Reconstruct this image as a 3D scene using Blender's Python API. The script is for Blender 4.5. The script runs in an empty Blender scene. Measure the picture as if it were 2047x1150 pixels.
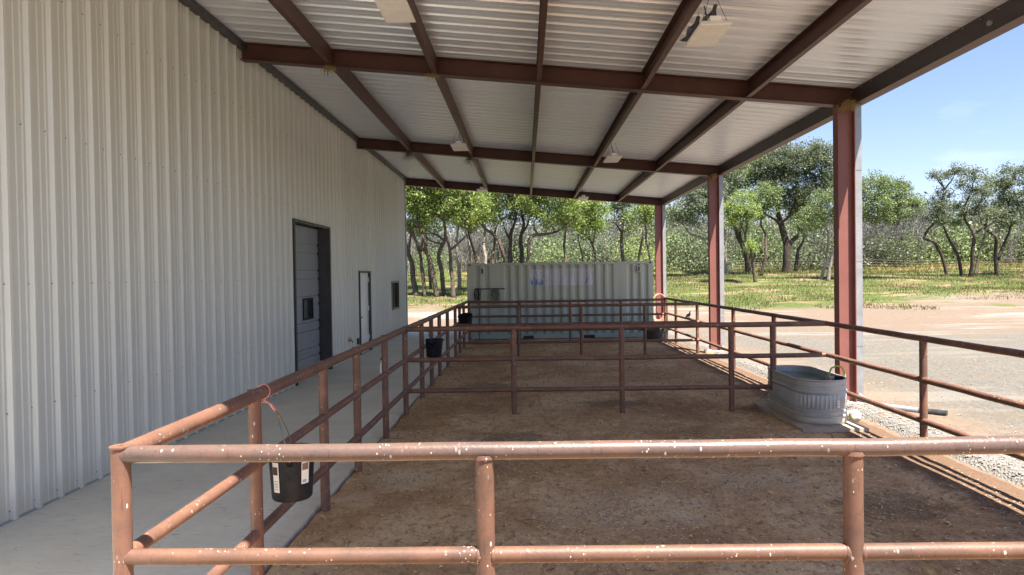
import bpy, bmesh, math, random
import numpy as np
from mathutils import Vector, Matrix, noise, Quaternion

random.seed(7)
rng = np.random.default_rng(11)
S = bpy.context.scene
COL = S.collection

# ------------------------------------------------------------------ camera
FPX, CAMH = 1414.09, 2.05
Rv = Vector((0.9997148, 0.0185742, -0.0150122))
Uv = Vector((0.0147208, 0.0157256, 0.9997680))
Fv = Vector((-0.0188059, 0.9997038, -0.0154477))
cam = bpy.data.cameras.new('camera')
cam.sensor_width = 36.0
cam.lens = FPX / 2047 * 36.0
cam.clip_end = 3000
camo = bpy.data.objects.new('camera', cam)
COL.objects.link(camo)
camo.matrix_world = Matrix(((Rv.x, Uv.x, -Fv.x, 0), (Rv.y, Uv.y, -Fv.y, 0), (Rv.z, Uv.z, -Fv.z, CAMH), (0, 0, 0, 1)))
S.camera = camo

# ------------------------------------------------------------------ light
SUN_DIR = Vector((0.265, -0.33, 1.0)).normalized()
EL = math.asin(SUN_DIR.z)
AZ = math.atan2(SUN_DIR.x, SUN_DIR.y)
w = bpy.data.worlds.new('World')
S.world = w
w.use_nodes = True
wn, wl = w.node_tree.nodes, w.node_tree.links
wn.clear()
sky = wn.new('ShaderNodeTexSky')
sky.sky_type = 'NISHITA'
sky.sun_disc = False
sky.sun_elevation = EL
sky.sun_rotation = AZ
sky.air_density = 1.0
sky.dust_density = 0.6
sky.ozone_density = 3.0
wbg = wn.new('ShaderNodeBackground')
wbg.inputs['Strength'].default_value = 0.055
wo = wn.new('ShaderNodeOutputWorld')
tc = wn.new('ShaderNodeTexCoord')
mp = wn.new('ShaderNodeMapping')
mp.inputs['Scale'].default_value = (1.0, 1.0, 4.5)
mp.inputs['Location'].default_value = (2.3, 0.4, 0.9)
cn = wn.new('ShaderNodeTexNoise')
cn.inputs['Scale'].default_value = 3.1
cn.inputs['Detail'].default_value = 7
cr = wn.new('ShaderNodeValToRGB')
cr.color_ramp.elements[0].position = 0.60
cr.color_ramp.elements[0].color = (0, 0, 0, 1)
cr.color_ramp.elements[1].position = 0.85
cr.color_ramp.elements[1].color = (0.5, 0.5, 0.5, 1)
mx = wn.new('ShaderNodeMix')
mx.data_type = 'RGBA'
mx.inputs[7].default_value = (7.5, 8.0, 8.8, 1)
wl.new(tc.outputs['Generated'], mp.inputs['Vector'])
wl.new(mp.outputs['Vector'], cn.inputs['Vector'])
wl.new(cn.outputs['Fac'], cr.inputs['Fac'])
wl.new(cr.outputs['Color'], mx.inputs[0])
tint = wn.new('ShaderNodeMix')
tint.data_type = 'RGBA'
tint.blend_type = 'MULTIPLY'
tint.inputs[0].default_value = 1.0
tint.inputs[7].default_value = (0.98, 0.90, 0.99, 1)
wl.new(sky.outputs['Color'], tint.inputs[6])
wl.new(tint.outputs[2], mx.inputs[6])
wl.new(mx.outputs[2], wbg.inputs['Color'])
wl.new(wbg.outputs['Background'], wo.inputs['Surface'])

sun = bpy.data.lights.new('sun', 'SUN')
sun.energy = 4.5
sun.angle = math.radians(0.55)
sun.color = (1.0, 0.93, 0.82)
suno = bpy.data.objects.new('sun', sun)
COL.objects.link(suno)
suno.rotation_mode = 'QUATERNION'
suno.rotation_quaternion = (-SUN_DIR).to_track_quat('-Z', 'Y')
suno.location = (6, -8, 20)

S.view_settings.view_transform = 'Standard'
S.view_settings.look = 'None'
S.view_settings.gamma = 1.0
S.view_settings.exposure = 2.1
S.view_settings.use_curve_mapping = False
S.cycles.max_bounces = 10
S.cycles.diffuse_bounces = 8
S.cycles.transparent_max_bounces = 6

# ------------------------------------------------------------------ helpers
def at(px, py, Y):
    """point of the place seen at photo position (px, py) standing at depth Y"""
    d = Rv * ((px - 1023.5) / FPX) + Uv * ((575 - py) / FPX) + Fv
    t = Y / d.y
    return Vector((d.x * t, Y, d.z * t + CAMH))

def tag(o, label=None, cat=None, group=None, kind=None):
    if label: o['label'] = label
    if cat: o['category'] = cat
    if group: o['group'] = group
    if kind: o['kind'] = kind
    return o

def empty(name, loc=(0, 0, 0), rz=0):
    o = bpy.data.objects.new(name, None)
    o.empty_display_size = 0.2
    COL.objects.link(o)
    o.location = loc
    o.rotation_euler = (0, 0, rz)
    return o

def link(name, me, parent=None, loc=None, rot=None):
    o = bpy.data.objects.new(name, me)
    COL.objects.link(o)
    if parent: o.parent = parent
    if loc is not None: o.location = loc
    if rot is not None: o.rotation_euler = rot
    return o

def copy_tree(o, parent=None):
    c = o.copy()
    COL.objects.link(c)
    if parent: c.parent = parent
    for ch in list(o.children):
        copy_tree(ch, c)
    return c

class MB:
    def __init__(self):
        self.v, self.f = [], []
    def add(self, vs, fs):
        b = len(self.v)
        self.v.extend([tuple(p) for p in vs])
        self.f.extend([tuple(i + b for i in f) for f in fs])
        return self
    def box(self, x0, x1, y0, y1, z0, z1, m=None):
        vs = [Vector(p) for p in ((x0, y0, z0), (x1, y0, z0), (x1, y1, z0), (x0, y1, z0), (x0, y0, z1), (x1, y0, z1), (x1, y1, z1), (x0, y1, z1))]
        if m: vs = [m @ p for p in vs]
        return self.add(vs, [(3, 2, 1, 0), (4, 5, 6, 7), (0, 1, 5, 4), (1, 2, 6, 5), (2, 3, 7, 6), (3, 0, 4, 7)])
    def tube(self, pts, r, n=12, cap=True):
        pts = [Vector(p) for p in pts]
        rs = r if isinstance(r, (list, tuple)) else [r] * len(pts)
        vs, fs = [], []
        prev = None
        for i, p in enumerate(pts):
            a = pts[max(i - 1, 0)]
            b = pts[min(i + 1, len(pts) - 1)]
            t = (b - a)
            if t.length < 1e-9: t = Vector((0, 0, 1))
            t.normalize()
            if prev is None:
                u = t.cross(Vector((0, 0, 1)))
                if u.length < 1e-3: u = t.cross(Vector((0, 1, 0)))
            else:
                u = prev - t * prev.dot(t)
            u.normalize()
            prev = u
            wv = t.cross(u)
            for k in range(n):
                a_ = 2 * math.pi * k / n
                vs.append(p + (u * math.cos(a_) + wv * math.sin(a_)) * rs[i])
        for i in range(len(pts) - 1):
            for k in range(n):
                k2 = (k + 1) % n
                fs.append((i * n + k, i * n + k2, (i + 1) * n + k2, (i + 1) * n + k))
        if cap:
            fs.append(tuple(range(n - 1, -1, -1)))
            fs.append(tuple((len(pts) - 1) * n + k for k in range(n)))
        return self.add(vs, fs)
    def lathe(self, prof, n=28, c=(0, 0, 0), sx=1, sy=1, flat=None):
        vs, fs = [], []
        for (r, z) in prof:
            for k in range(n):
                a = 2 * math.pi * k / n
                x, y = r * math.cos(a) * sx, r * math.sin(a) * sy
                if flat is not None and x < -flat: x = -flat
                vs.append((c[0] + x, c[1] + y, c[2] + z))
        for i in range(len(prof) - 1):
            for k in range(n):
                k2 = (k + 1) % n
                fs.append((i * n + k, i * n + k2, (i + 1) * n + k2, (i + 1) * n + k))
        return self.add(vs, fs)
    def mesh(self, name, m, smooth=None):
        me = bpy.data.meshes.new(name)
        me.from_pydata(self.v, [], self.f)
        if m: me.materials.append(m)
        if smooth is not None:
            me.polygons.foreach_set('use_smooth', [True] * len(me.polygons))
            if smooth < 179: me.set_sharp_from_angle(angle=math.radians(smooth))
        me.update()
        return me
    def build(self, name, m, parent=None, smooth=None):
        return link(name, self.mesh(name, m, smooth), parent)

def quads_mesh(name, V, m, n=4):
    """V: (count, n, 3) separate faces"""
    V = np.asarray(V, dtype=np.float32)
    c = V.shape[0]
    me = bpy.data.meshes.new(name)
    me.vertices.add(c * n)
    me.vertices.foreach_set('co', V.reshape(-1))
    me.loops.add(c * n)
    me.loops.foreach_set('vertex_index', np.arange(c * n, dtype=np.int32))
    me.polygons.add(c)
    me.polygons.foreach_set('loop_start', np.arange(0, c * n, n, dtype=np.int32))
    me.polygons.foreach_set('loop_total', np.full(c, n, dtype=np.int32))
    me.materials.append(m)
    me.update(calc_edges=True)
    return me

def leaves(C, size, aspect=0.55, up=0.7):
    """random leaf quads (diamonds) at centres C"""
    n = len(C)
    d = rng.normal(size=(n, 3)); d /= np.linalg.norm(d, axis=1)[:, None]
    nn = rng.normal(size=(n, 3)); nn[:, 2] = np.abs(nn[:, 2]) + up
    nn -= d * (nn * d).sum(1)[:, None]
    nn /= np.linalg.norm(nn, axis=1)[:, None] + 1e-9
    s = np.cross(nn, d)
    L = (size * rng.uniform(0.6, 1.35, n))[:, None]
    W = L * aspect
    bend = nn * L * 0.12
    return np.stack([C - d * L * 0.5, C + s * W * 0.5 + bend, C + d * L * 0.5, C - s * W * 0.5 + bend], axis=1)

# ------------------------------------------------------------------ materials
class NT:
    def __init__(self, name):
        self.m = bpy.data.materials.new(name)
        self.m.use_nodes = True
        self.n, self.l = self.m.node_tree.nodes, self.m.node_tree.links
        self.b = self.n['Principled BSDF']
        self.out = self.n['Material Output']
    def coord(self, kind='Object', scale=None):
        t = self.n.new('ShaderNodeTexCoord')
        o = t.outputs[kind]
        if scale:
            mp_ = self.n.new('ShaderNodeMapping')
            mp_.inputs['Scale'].default_value = scale
            self.l.new(o, mp_.inputs['Vector'])
            o = mp_.outputs['Vector']
        return o
    def pos(self, scale=None):
        t = self.n.new('ShaderNodeNewGeometry')
        o = t.outputs['Position']
        if scale:
            mp_ = self.n.new('ShaderNodeMapping')
            mp_.inputs['Scale'].default_value = scale
            self.l.new(o, mp_.inputs['Vector'])
            o = mp_.outputs['Vector']
        return o
    def noise(self, vec, scale, detail=5, rough=0.55, dist=0.0):
        t = self.n.new('ShaderNodeTexNoise')
        t.inputs['Scale'].default_value = scale
        t.inputs['Detail'].default_value = detail
        t.inputs['Roughness'].default_value = rough
        t.inputs['Distortion'].default_value = dist
        self.l.new(vec, t.inputs['Vector'])
        return t.outputs['Fac']
    def voro(self, vec, scale, out='Distance', rnd=1.0):
        t = self.n.new('ShaderNodeTexVoronoi')
        t.inputs['Scale'].default_value = scale
        t.inputs['Randomness'].default_value = rnd
        self.l.new(vec, t.inputs['Vector'])
        return t.outputs[out]
    def ramp(self, fac, stops):
        t = self.n.new('ShaderNodeValToRGB')
        e = t.color_ramp.elements
        while len(e) < len(stops): e.new(0.5)
        for i, (p, c) in enumerate(stops):
            e[i].position = p
            if not isinstance(c, (tuple, list)): c = (c, c, c)
            e[i].color = (*c, 1)
        self.l.new(fac, t.inputs['Fac'])
        return t.outputs['Color']
    def mix(self, fac, a, b):
        t = self.n.new('ShaderNodeMix')
        t.data_type = 'RGBA'
        for s, v in ((0, fac), (6, a), (7, b)):
            if isinstance(v, (tuple, list)): t.inputs[s].default_value = (*v, 1)
            elif isinstance(v, (int, float)): t.inputs[s].default_value = v
            else: self.l.new(v, t.inputs[s])
        return t.outputs[2]
    def math(self, op, a, b=None, c=None, clamp=False):
        t = self.n.new('ShaderNodeMath')
        t.operation = op
        t.use_clamp = clamp
        for i, v in enumerate((a, b, c)):
            if v is None: continue
            if isinstance(v, (int, float)): t.inputs[i].default_value = v
            else: self.l.new(v, t.inputs[i])
        return t.outputs[0]
    def xyz(self, vec):
        t = self.n.new('ShaderNodeSeparateXYZ')
        self.l.new(vec, t.inputs[0])
        return t.outputs
    def smooth(self, v, a, b):
        t = self.n.new('ShaderNodeMapRange')
        t.interpolation_type = 'SMOOTHSTEP'
        t.inputs['From Min'].default_value = a
        t.inputs['From Max'].default_value = b
        self.l.new(v, t.inputs['Value'])
        return t.outputs[0]
    def base(self, c):
        if isinstance(c, (tuple, list)): self.b.inputs['Base Color'].default_value = (*c, 1)
        else: self.l.new(c, self.b.inputs['Base Color'])
        return self
    def set(self, **k):
        for key, v in k.items():
            s = self.b.inputs[{'rough': 'Roughness', 'metal': 'Metallic', 'spec': 'Specular IOR Level', 'coat': 'Coat Weight', 'trans': 'Transmission Weight', 'ior': 'IOR', 'alpha': 'Alpha'}[key]]
            if isinstance(v, (int, float)): s.default_value = v
            else: self.l.new(v, s)
        return self
    def bump(self, h, strength=0.4, dist=0.01):
        t = self.n.new('ShaderNodeBump')
        t.inputs['Strength'].default_value = strength
        t.inputs['Distance'].default_value = dist
        self.l.new(h, t.inputs['Height'])
        self.l.new(t.outputs[0], self.b.inputs['Normal'])
        return self
    def island(self):
        t = self.n.new('ShaderNodeNewGeometry')
        return t.outputs['Random Per Island']

def simple(name, c, rough=0.5, metal=0.0, var=0.15, scale=6, spec=0.5):
    t = NT(name)
    n = t.noise(t.coord(), scale, 6, 0.6)
    lo = tuple(x * (1 - var) for x in c); hi = tuple(min(1, x * (1 + var)) for x in c)
    t.base(t.ramp(n, [(0.3, lo), (0.7, hi)])).set(rough=rough, metal=metal, spec=spec)
    return t.m

M = {}
def mat_rust(name, a, b, c, drop=0.12, rough=0.5, metal=0.0):
    t = NT(name)
    P = t.pos()
    n1 = t.noise(P, 5, 6, 0.65)
    n2 = t.noise(P, 60, 4, 0.7)
    n3 = t.noise(P, 1.7, 3, 0.5)
    col = t.ramp(n1, [(0.3, a), (0.5, b), (0.68, c)])
    col = t.mix(t.math('MULTIPLY', t.smooth(n2, 0.5, 0.75), 0.35), col, tuple(x * 0.45 for x in a))
    col = t.mix(t.math('MULTIPLY', t.smooth(n3, 0.5, 0.7), 0.45), col, c)
    st = t.noise(t.pos((9, 9, 1.2)), 6, 4, .7)
    col = t.mix(t.math('MULTIPLY', t.smooth(st, 0.56, 0.7), 0.5), col, tuple(x * 0.55 for x in a))
    # bird lime: specks and short runs
    v1 = t.voro(t.pos((26, 28, 11)), 1.0)
    jit = t.noise(P, 30, 3, 0.6)
    d = t.math('SUBTRACT', v1, t.math('MULTIPLY', jit, 0.16))
    gate = t.smooth(t.noise(P, 2.3, 3), 0.46, 0.6)
    m1 = t.math('MULTIPLY', t.math('SUBTRACT', 1.0, t.smooth(d, drop * 0.2, drop * 0.62)), gate)
    v2 = t.voro(t.pos((55, 60, 34)), 1.0)
    m2 = t.math('MULTIPLY', t.math('SUBTRACT', 1.0, t.smooth(v2, 0.13, 0.2)), t.smooth(t.noise(P, 9, 2), 0.52, 0.62))
    mm = t.math('MAXIMUM', m1, m2)
    col = t.mix(t.math('MULTIPLY', mm, 0.85), col, (0.62, 0.57, 0.5))
    t.base(col).set(rough=rough, metal=metal, spec=0.35)
    t.bump(t.math('ADD', n2, t.math('MULTIPLY', n1, 1.5)), 0.5, 0.003)
    return t.m
M['rust'] = mat_rust('rusty_pipe', (0.118, 0.065, 0.050), (0.165, 0.085, 0.059), (0.224, 0.109, 0.068))
M['rust_top'] = mat_rust('worn_pipe', (0.085, 0.060, 0.052), (0.118, 0.078, 0.065), (0.145, 0.085, 0.064), rough=0.36)
M['rust_bright'] = mat_rust('orange_pipe', (0.09, 0.053, 0.040), (0.135, 0.072, 0.049), (0.175, 0.088, 0.056), rough=0.5)

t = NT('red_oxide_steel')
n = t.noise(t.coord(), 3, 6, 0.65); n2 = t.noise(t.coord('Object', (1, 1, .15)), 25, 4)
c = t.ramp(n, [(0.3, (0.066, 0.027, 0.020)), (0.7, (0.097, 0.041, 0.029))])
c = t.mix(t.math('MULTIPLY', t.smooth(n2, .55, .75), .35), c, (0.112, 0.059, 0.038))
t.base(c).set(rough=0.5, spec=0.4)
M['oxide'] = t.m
t = NT('column_steel')
n = t.noise(t.coord(), 2.2, 6, 0.65)
t.base(t.ramp(n, [(0.3, (0.206, 0.078, 0.064)), (0.7, (0.258, 0.106, 0.087))])).set(rough=0.45, spec=0.4)
M['column'] = t.m

t = NT('painted_wall_steel')
P = t.coord('Object')
n = t.noise(t.pos((1, 1, 0.12)), 1.3, 5, 0.6)
n2 = t.noise(t.pos((3, 3, 0.4)), 4, 5, 0.6)
c = t.ramp(n, [(0.3, (0.633, 0.636, 0.573)), (0.7, (0.695, 0.699, 0.637))])
c = t.mix(t.math('MULTIPLY', t.smooth(n2, 0.55, 0.8), 0.25), c, (0.581, 0.550, 0.458))
oi = t.n.new('ShaderNodeObjectInfo')
c = t.mix(t.math('MULTIPLY', oi.outputs['Random'], 0.3), c, (0.500, 0.529, 0.520))
t.bump(t.noise(t.pos((1.2, 1.8, .35)), 1.1, 3, .5), 0.25, 0.02)
zz = t.math('ADD', t.xyz(t.pos())[2], t.math('MULTIPLY', n2, -0.5))
c = t.mix(t.math('MULTIPLY', t.math('SUBTRACT', 1.0, t.smooth(zz, -0.2, 0.12)), 0.5), c, (0.463, 0.421, 0.339))
t.base(c).set(rough=0.36, spec=0.5)
M['wall'] = t.m

t = NT('galvalume_roof')
n = t.noise(t.pos((0.4, 6, 1)), 1.2, 5, 0.6)
n2 = t.noise(t.pos(), 90, 2, 0.5)
c = t.ramp(n, [(0.3, (0.728, 0.771, 0.847)), (0.7, (0.792, 0.840, 0.900))])
c = t.mix(t.math('MULTIPLY', n2, 0.15), c, (0.553, 0.597, 0.673))
t.base(c).set(rough=0.33, metal=0.3, spec=0.5)
M['roof'] = t.m
M['dark_trim'] = simple('dark_bronze_trim', (0.055, 0.052, 0.055), 0.45)
M['brown_trim'] = simple('brown_trim', (0.09, 0.06, 0.05), 0.5)
M['grey_steel'] = simple('grey_downspout', (0.30, 0.31, 0.325), 0.4, 0.2)
M['eave'] = simple('dark_eave_steel', (0.045, 0.035, 0.035), 0.45)
M['white_paint'] = simple('white_enamel', (0.82, 0.82, 0.80), 0.4, var=0.05)
M['lens'] = simple('milky_lens', (0.84, 0.81, 0.76), 0.5, var=0.08)
M['black_plastic'] = simple('black_rubber', (0.014, 0.016, 0.022), 0.55, var=0.4, scale=14, spec=0.2)
M['dusty_rubber'] = simple('dusty_rubber', (0.055, 0.055, 0.055), 0.6, var=0.35, scale=9)
M['black_steel'] = simple('black_steel', (0.015, 0.015, 0.016), 0.5)
M['cable'] = simple('cable', (0.05, 0.05, 0.05), 0.6)
M['wire'] = simple('wire', (0.25, 0.22, 0.19), 0.45, 0.6)
M['pink'] = simple('pink_twine', (0.62, 0.24, 0.22), 0.7)
M['green_hose'] = simple('green_hose', (0.36, 0.52, 0.10), 0.45)
M['salmon_hose'] = simple('salmon_hose', (0.70, 0.28, 0.20), 0.5)
M['rope'] = simple('rope', (0.12, 0.14, 0.11), 0.9, var=0.4)
M['black_rope'] = simple('dark_rope', (0.03, 0.03, 0.03), 0.9, var=0.4)
M['glass'] = NT('window_glass').base((0.03, 0.035, 0.03)).set(rough=0.03, spec=0.9).m
M['black_glass'] = NT('door_glass').base((0.01, 0.012, 0.014)).set(rough=0.08, spec=0.6).m
M['brass'] = simple('brass', (0.25, 0.17, 0.07), 0.4, 0.8)
M['paper'] = simple('paper_label', (0.72, 0.71, 0.67), 0.6, var=0.08, scale=20)
M['paper_dark'] = simple('torn_patch', (0.06, 0.045, 0.035), 0.8)
M['paper_blue'] = simple('printed_blue', (0.25, 0.36, 0.5), 0.6)
M['straw'] = simple('straw', (0.34, 0.24, 0.09), 0.8, var=0.3, scale=30)
M['green_straw'] = simple('green_straw', (0.13, 0.13, 0.05), 0.8, var=0.3, scale=30)
M['wood'] = simple('weathered_wood', (0.22, 0.15, 0.09), 0.8, var=0.3)
M['stone'] = simple('pale_stone', (0.46, 0.42, 0.36), 0.85, var=0.25, scale=8)

t = NT('galvanised_steel')
P = t.coord()
v = t.voro(P, 26, 'Color'); n = t.noise(P, 3, 5)
c = t.mix(0.3, t.ramp(n, [(0.3, (0.34, 0.355, 0.35)), (0.7, (0.44, 0.45, 0.44))]), t.ramp(v, [(0, (0.32, 0.34, 0.34)), (1, (0.50, 0.51, 0.5))]))
z = t.xyz(P)[2]
g = t.math('ADD', z, t.math('MULTIPLY', t.noise(P, 12, 4), 0.16))
c = t.mix(t.math('MULTIPLY', t.math('SUBTRACT', 1.0, t.smooth(g, 0.13, 0.26)), 0.75), c, (0.42, 0.38, 0.31))
t.base(c).set(rough=0.42, metal=0.25)
M['galv'] = t.m
t = NT('trough_water')
n = t.noise(t.coord(), 7, 4, 0.6)
c = t.ramp(n, [(0.35, (0.02, 0.05, 0.035)), (0.65, (0.06, 0.13, 0.09)), (0.75, (0.13, 0.2, 0.16))])
t.base(c).set(rough=0.06, spec=0.8)
t.bump(t.noise(t.coord(), 20, 3), 0.15, 0.01)
M['water'] = t.m

t = NT('concrete')
P = t.pos()
n = t.noise(P, 1.1, 7, 0.6); n2 = t.noise(P, 7, 6, 0.65, 0.5); n3 = t.noise(P, 70, 3)
c = t.ramp(n, [(0.3, (0.629, 0.603, 0.501)), (0.7, (0.750, 0.721, 0.599))])
c = t.mix(t.math('MULTIPLY', t.smooth(n2, 0.55, 0.75), 0.5), c, (0.563, 0.505, 0.391))
sp = t.math('SUBTRACT', 1.0, t.smooth(t.voro(t.pos((5, 9, 5)), 1.0), 0.04, 0.1))
c = t.mix(t.math('MULTIPLY', t.math('MULTIPLY', sp, t.smooth(n2, .45, .55)), 0.6), c, (0.376, 0.328, 0.241))
nb = t.noise(t.pos((2.5, 45, 1)), 1.5, 4, .7)
c = t.mix(t.math('MULTIPLY', t.smooth(nb, 0.45, 0.7), 0.3), c, (0.407, 0.385, 0.327))
sc = t.noise(t.pos((3, 9, 1)), 2.2, 5, .75, 1.2)
c = t.mix(t.math('MULTIPLY', t.smooth(sc, 0.57, 0.68), 0.65), c, (0.374, 0.327, 0.256))
# dust creeping in from the dirt edge
ex = t.xyz(P)[0]
c = t.mix(t.math('MULTIPLY', t.smooth(t.math('ADD', ex, t.math('MULTIPLY', n2, 0.5)), -1.95, -1.55), 0.6), c, (0.509, 0.394, 0.265))
t.base(c).set(rough=0.75, spec=0.3)
t.bump(t.math('ADD', t.math('MULTIPLY', n3, .3), n2), 0.15, 0.004)
M['concrete'] = t.m

t = NT('pen_dirt')
P = t.pos()
n1 = t.noise(P, 0.7, 6, 0.6, 0.4); n2 = t.noise(P, 4.5, 7, 0.7, 0.3); n3 = t.noise(P, 38, 5, 0.75); n4 = t.noise(t.pos((1, .55, 1)), 130, 3, 0.8)
c = t.ramp(n1, [(0.34, (0.363, 0.218, 0.110)), (0.5, (0.507, 0.325, 0.172)), (0.64, (0.661, 0.466, 0.270))])
c = t.mix(t.math('MULTIPLY', t.smooth(n2, 0.52, 0.72), 0.7), c, (0.794, 0.570, 0.283))
c = t.mix(t.math('MULTIPLY', t.smooth(n2, 0.46, 0.3), 0.7), c, (0.302, 0.163, 0.075))
c = t.mix(t.smooth(n3, 0.33, 0.52), t.mix(0.55, c, (0.189, 0.111, 0.050)), c)
c = t.mix(t.math('MULTIPLY', t.smooth(n4, 0.58, 0.7), 0.5), c, (0.900, 0.685, 0.343))
n5 = t.noise(t.pos((1, .75, 1)), 13, 6, 0.75, 0.6)
c = t.mix(t.math('MULTIPLY', t.smooth(n5, 0.52, 0.36), 0.55), c, (0.15, 0.10, 0.062))
c = t.mix(t.math('MULTIPLY', t.math('MULTIPLY', t.smooth(n5, 0.5, 0.66), t.smooth(n1, 0.45, 0.6)), 0.7), c, (0.52, 0.44, 0.31))
def spot(cx, cy, r, sx=1.0):
    X_, Y_, _ = t.xyz(P)
    dx_ = t.math('MULTIPLY', t.math('SUBTRACT', X_, cx), 1 / sx); dy_ = t.math('SUBTRACT', Y_, cy)
    d_ = t.math('SQRT', t.math('ADD', t.math('MULTIPLY', dx_, dx_), t.math('MULTIPLY', dy_, dy_)))
    d_ = t.math('ADD', d_, t.math('MULTIPLY', t.math('SUBTRACT', n2, .5), r * 2.2))
    return t.math('SUBTRACT', 1.0, t.smooth(d_, r * .4, r))
for (cx, cy, r, sx) in ((-.35, 8.5, .9, 1.3), (.9, 6.2, .7, 1.5), (2.2, 7.0, .6, 1.2), (-1.3, 7.2, .5, .8), (.3, 13.2, 1.0, 1.5)):
    c = t.mix(t.math('MULTIPLY', spot(cx, cy, r, sx), t.math('MULTIPLY', t.smooth(n3, .42, .6), .75)), c, (0.58, 0.49, 0.35))
for (cx, cy, r, sx) in ((-.25, 8.95, .42, 1.4), (-.7, 13.3, .5, 1.4), (3.35, 10.6, .5, .7), (3.2, 6.2, .5, 1.3), (1.4, 11.3, .5, 1.6)):
    c = t.mix(t.math('MULTIPLY', spot(cx, cy, r, sx), .6), c, t.mix(t.smooth(n3, .4, .6), (0.09, 0.06, 0.035), (0.19, 0.14, 0.08)))
for (cx, cy, r) in ((-1.6, 6.5, .3), (-1.65, 9.2, .35), (-1.6, 4.9, .4), (-1.7, 12.4, .4)):
    c = t.mix(t.math('MULTIPLY', spot(cx, cy, r), .7), c, (0.56, 0.40, 0.26))
# redder soil along the open side, colour darkened to offset the sun there
xx = t.math('ADD', t.xyz(P)[0], t.math('MULTIPLY', t.math('SUBTRACT', n2, .5), 0.9))
c = t.mix(t.math('MULTIPLY', t.smooth(xx, 3.75, 4.1), 0.96), c, t.ramp(n3, [(0.35, (0.085, 0.05, 0.032)), (0.65, (0.165, 0.105, 0.07))]))
t.base(c).set(rough=0.95, spec=0.15)
t.bump(t.math('ADD', t.math('MULTIPLY', n3, 1.0), t.math('MULTIPLY', n4, 0.4)), 0.7, 0.02)
M['dirt'] = t.m

t = NT('gravel_white')
P = t.pos()
v = t.voro(P, 42, 'Color'); vd = t.voro(P, 42)
c = t.ramp(v, [(0, (0.110, 0.103, 0.096)), (0.5, (0.180, 0.170, 0.158)), (1, (0.257, 0.244, 0.229))])
n = t.noise(P, 3.5, 6, .65)
c = t.mix(t.smooth(n, 0.52, 0.62), c, (0.205, 0.141, 0.090))
t.base(c).set(rough=0.9, spec=0.2)
t.bump(vd, 0.9, 0.02)
M['gravel_white'] = t.m

t = NT('open_ground')
P = t.pos()
X, Yc, Zc = t.xyz(P)
nb = t.noise(P, 0.09, 6, 0.62, 0.6); nm = t.noise(P, 0.55, 7, 0.65); nf = t.noise(P, 7, 6, 0.7); ng = t.noise(P, 55, 3, 0.8)
nl = t.noise(t.pos((0.35, 1.6, 1)), 0.3, 7, 0.68)
gravel = t.ramp(t.voro(P, 26, 'Color'), [(0, (0.090, 0.084, 0.073)), (0.5, (0.129, 0.118, 0.103)), (1, (0.175, 0.164, 0.142))])
gravel = t.mix(t.math('MULTIPLY', t.smooth(nm, 0.5, 0.7), 0.8), gravel, (0.153, 0.110, 0.073))
gravel = t.mix(t.math('MULTIPLY', t.smooth(nl, 0.52, 0.62), 0.8), gravel, (0.187, 0.172, 0.149))
soil = t.ramp(nf, [(0.3, (0.133, 0.098, 0.073)), (0.7, (0.189, 0.147, 0.114))])
soil = t.mix(t.smooth(nl, 0.50, 0.64), soil, (0.229, 0.207, 0.182))
soil = t.mix(t.math('MULTIPLY', t.smooth(t.noise(P, 0.28, 6, .7), 0.55, 0.64), t.smooth(Yc, 30, 34)), soil, t.ramp(nf, [(0.3, (0.073, 0.083, 0.026)), (0.7, (0.129, 0.133, 0.052))]))
soil = t.mix(t.math('MULTIPLY', t.smooth(nm, 0.62, 0.72), 0.6), soil, (0.063, 0.044, 0.033))
grass = t.ramp(nf, [(0.3, (0.040, 0.056, 0.014)), (0.55, (0.073, 0.099, 0.025)), (0.75, (0.117, 0.125, 0.042))])
grass = t.mix(t.smooth(nm, 0.5, 0.66), grass, (0.161, 0.131, 0.059))
nq = t.noise(t.pos((0.5, 1.4, 1)), 0.45, 5, 0.65)
grass = t.mix(t.math('MULTIPLY', t.smooth(nq, 0.52, 0.63), 0.8), grass, (0.263, 0.171, 0.119))
meadow = t.ramp(nf, [(0.35, (0.117, 0.113, 0.035)), (0.65, (0.242, 0.164, 0.042))])
# zones by distance from the shelter, with ragged edges
yj = t.math('ADD', Yc, t.math('MULTIPLY', t.math('SUBTRACT', nb, 0.5), 14.0))
yj = t.math('ADD', yj, t.math('MULTIPLY', t.math('SUBTRACT', nm, 0.5), 5.0))
kx = t.smooth(X, 2.0, 7.0)
ya = t.math('SUBTRACT', yj, t.math('MULTIPLY', kx, -3.0))
c = t.mix(t.smooth(ya, 24.0, 31.0), gravel, soil)
gs = t.math('ADD', 34.5, t.math('MULTIPLY', t.smooth(X, 3.0, 18.0), 2.5))
c = t.mix(t.smooth(t.math('SUBTRACT', yj, gs), -1.0, 1.5), c, grass)
c = t.mix(t.smooth(yj, 76, 80), c, meadow)
# bare soil beside the shelter footing
c = t.mix(t.math('MULTIPLY', t.math('MULTIPLY', t.smooth(t.math('ADD', X, t.math('MULTIPLY', nm, 2.4)), 8.2, 6.4), t.smooth(Yc, 24, 18)), 0.7), c, t.ramp(nf, [(0.3, (0.161, 0.106, 0.070)), (0.7, (0.263, 0.190, 0.132))]))
t.base(c).set(rough=0.95, spec=0.15)
t.bump(t.math('ADD', nf, t.math('MULTIPLY', ng, 0.7)), 0.7, 0.03)
M['ground'] = t.m

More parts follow.
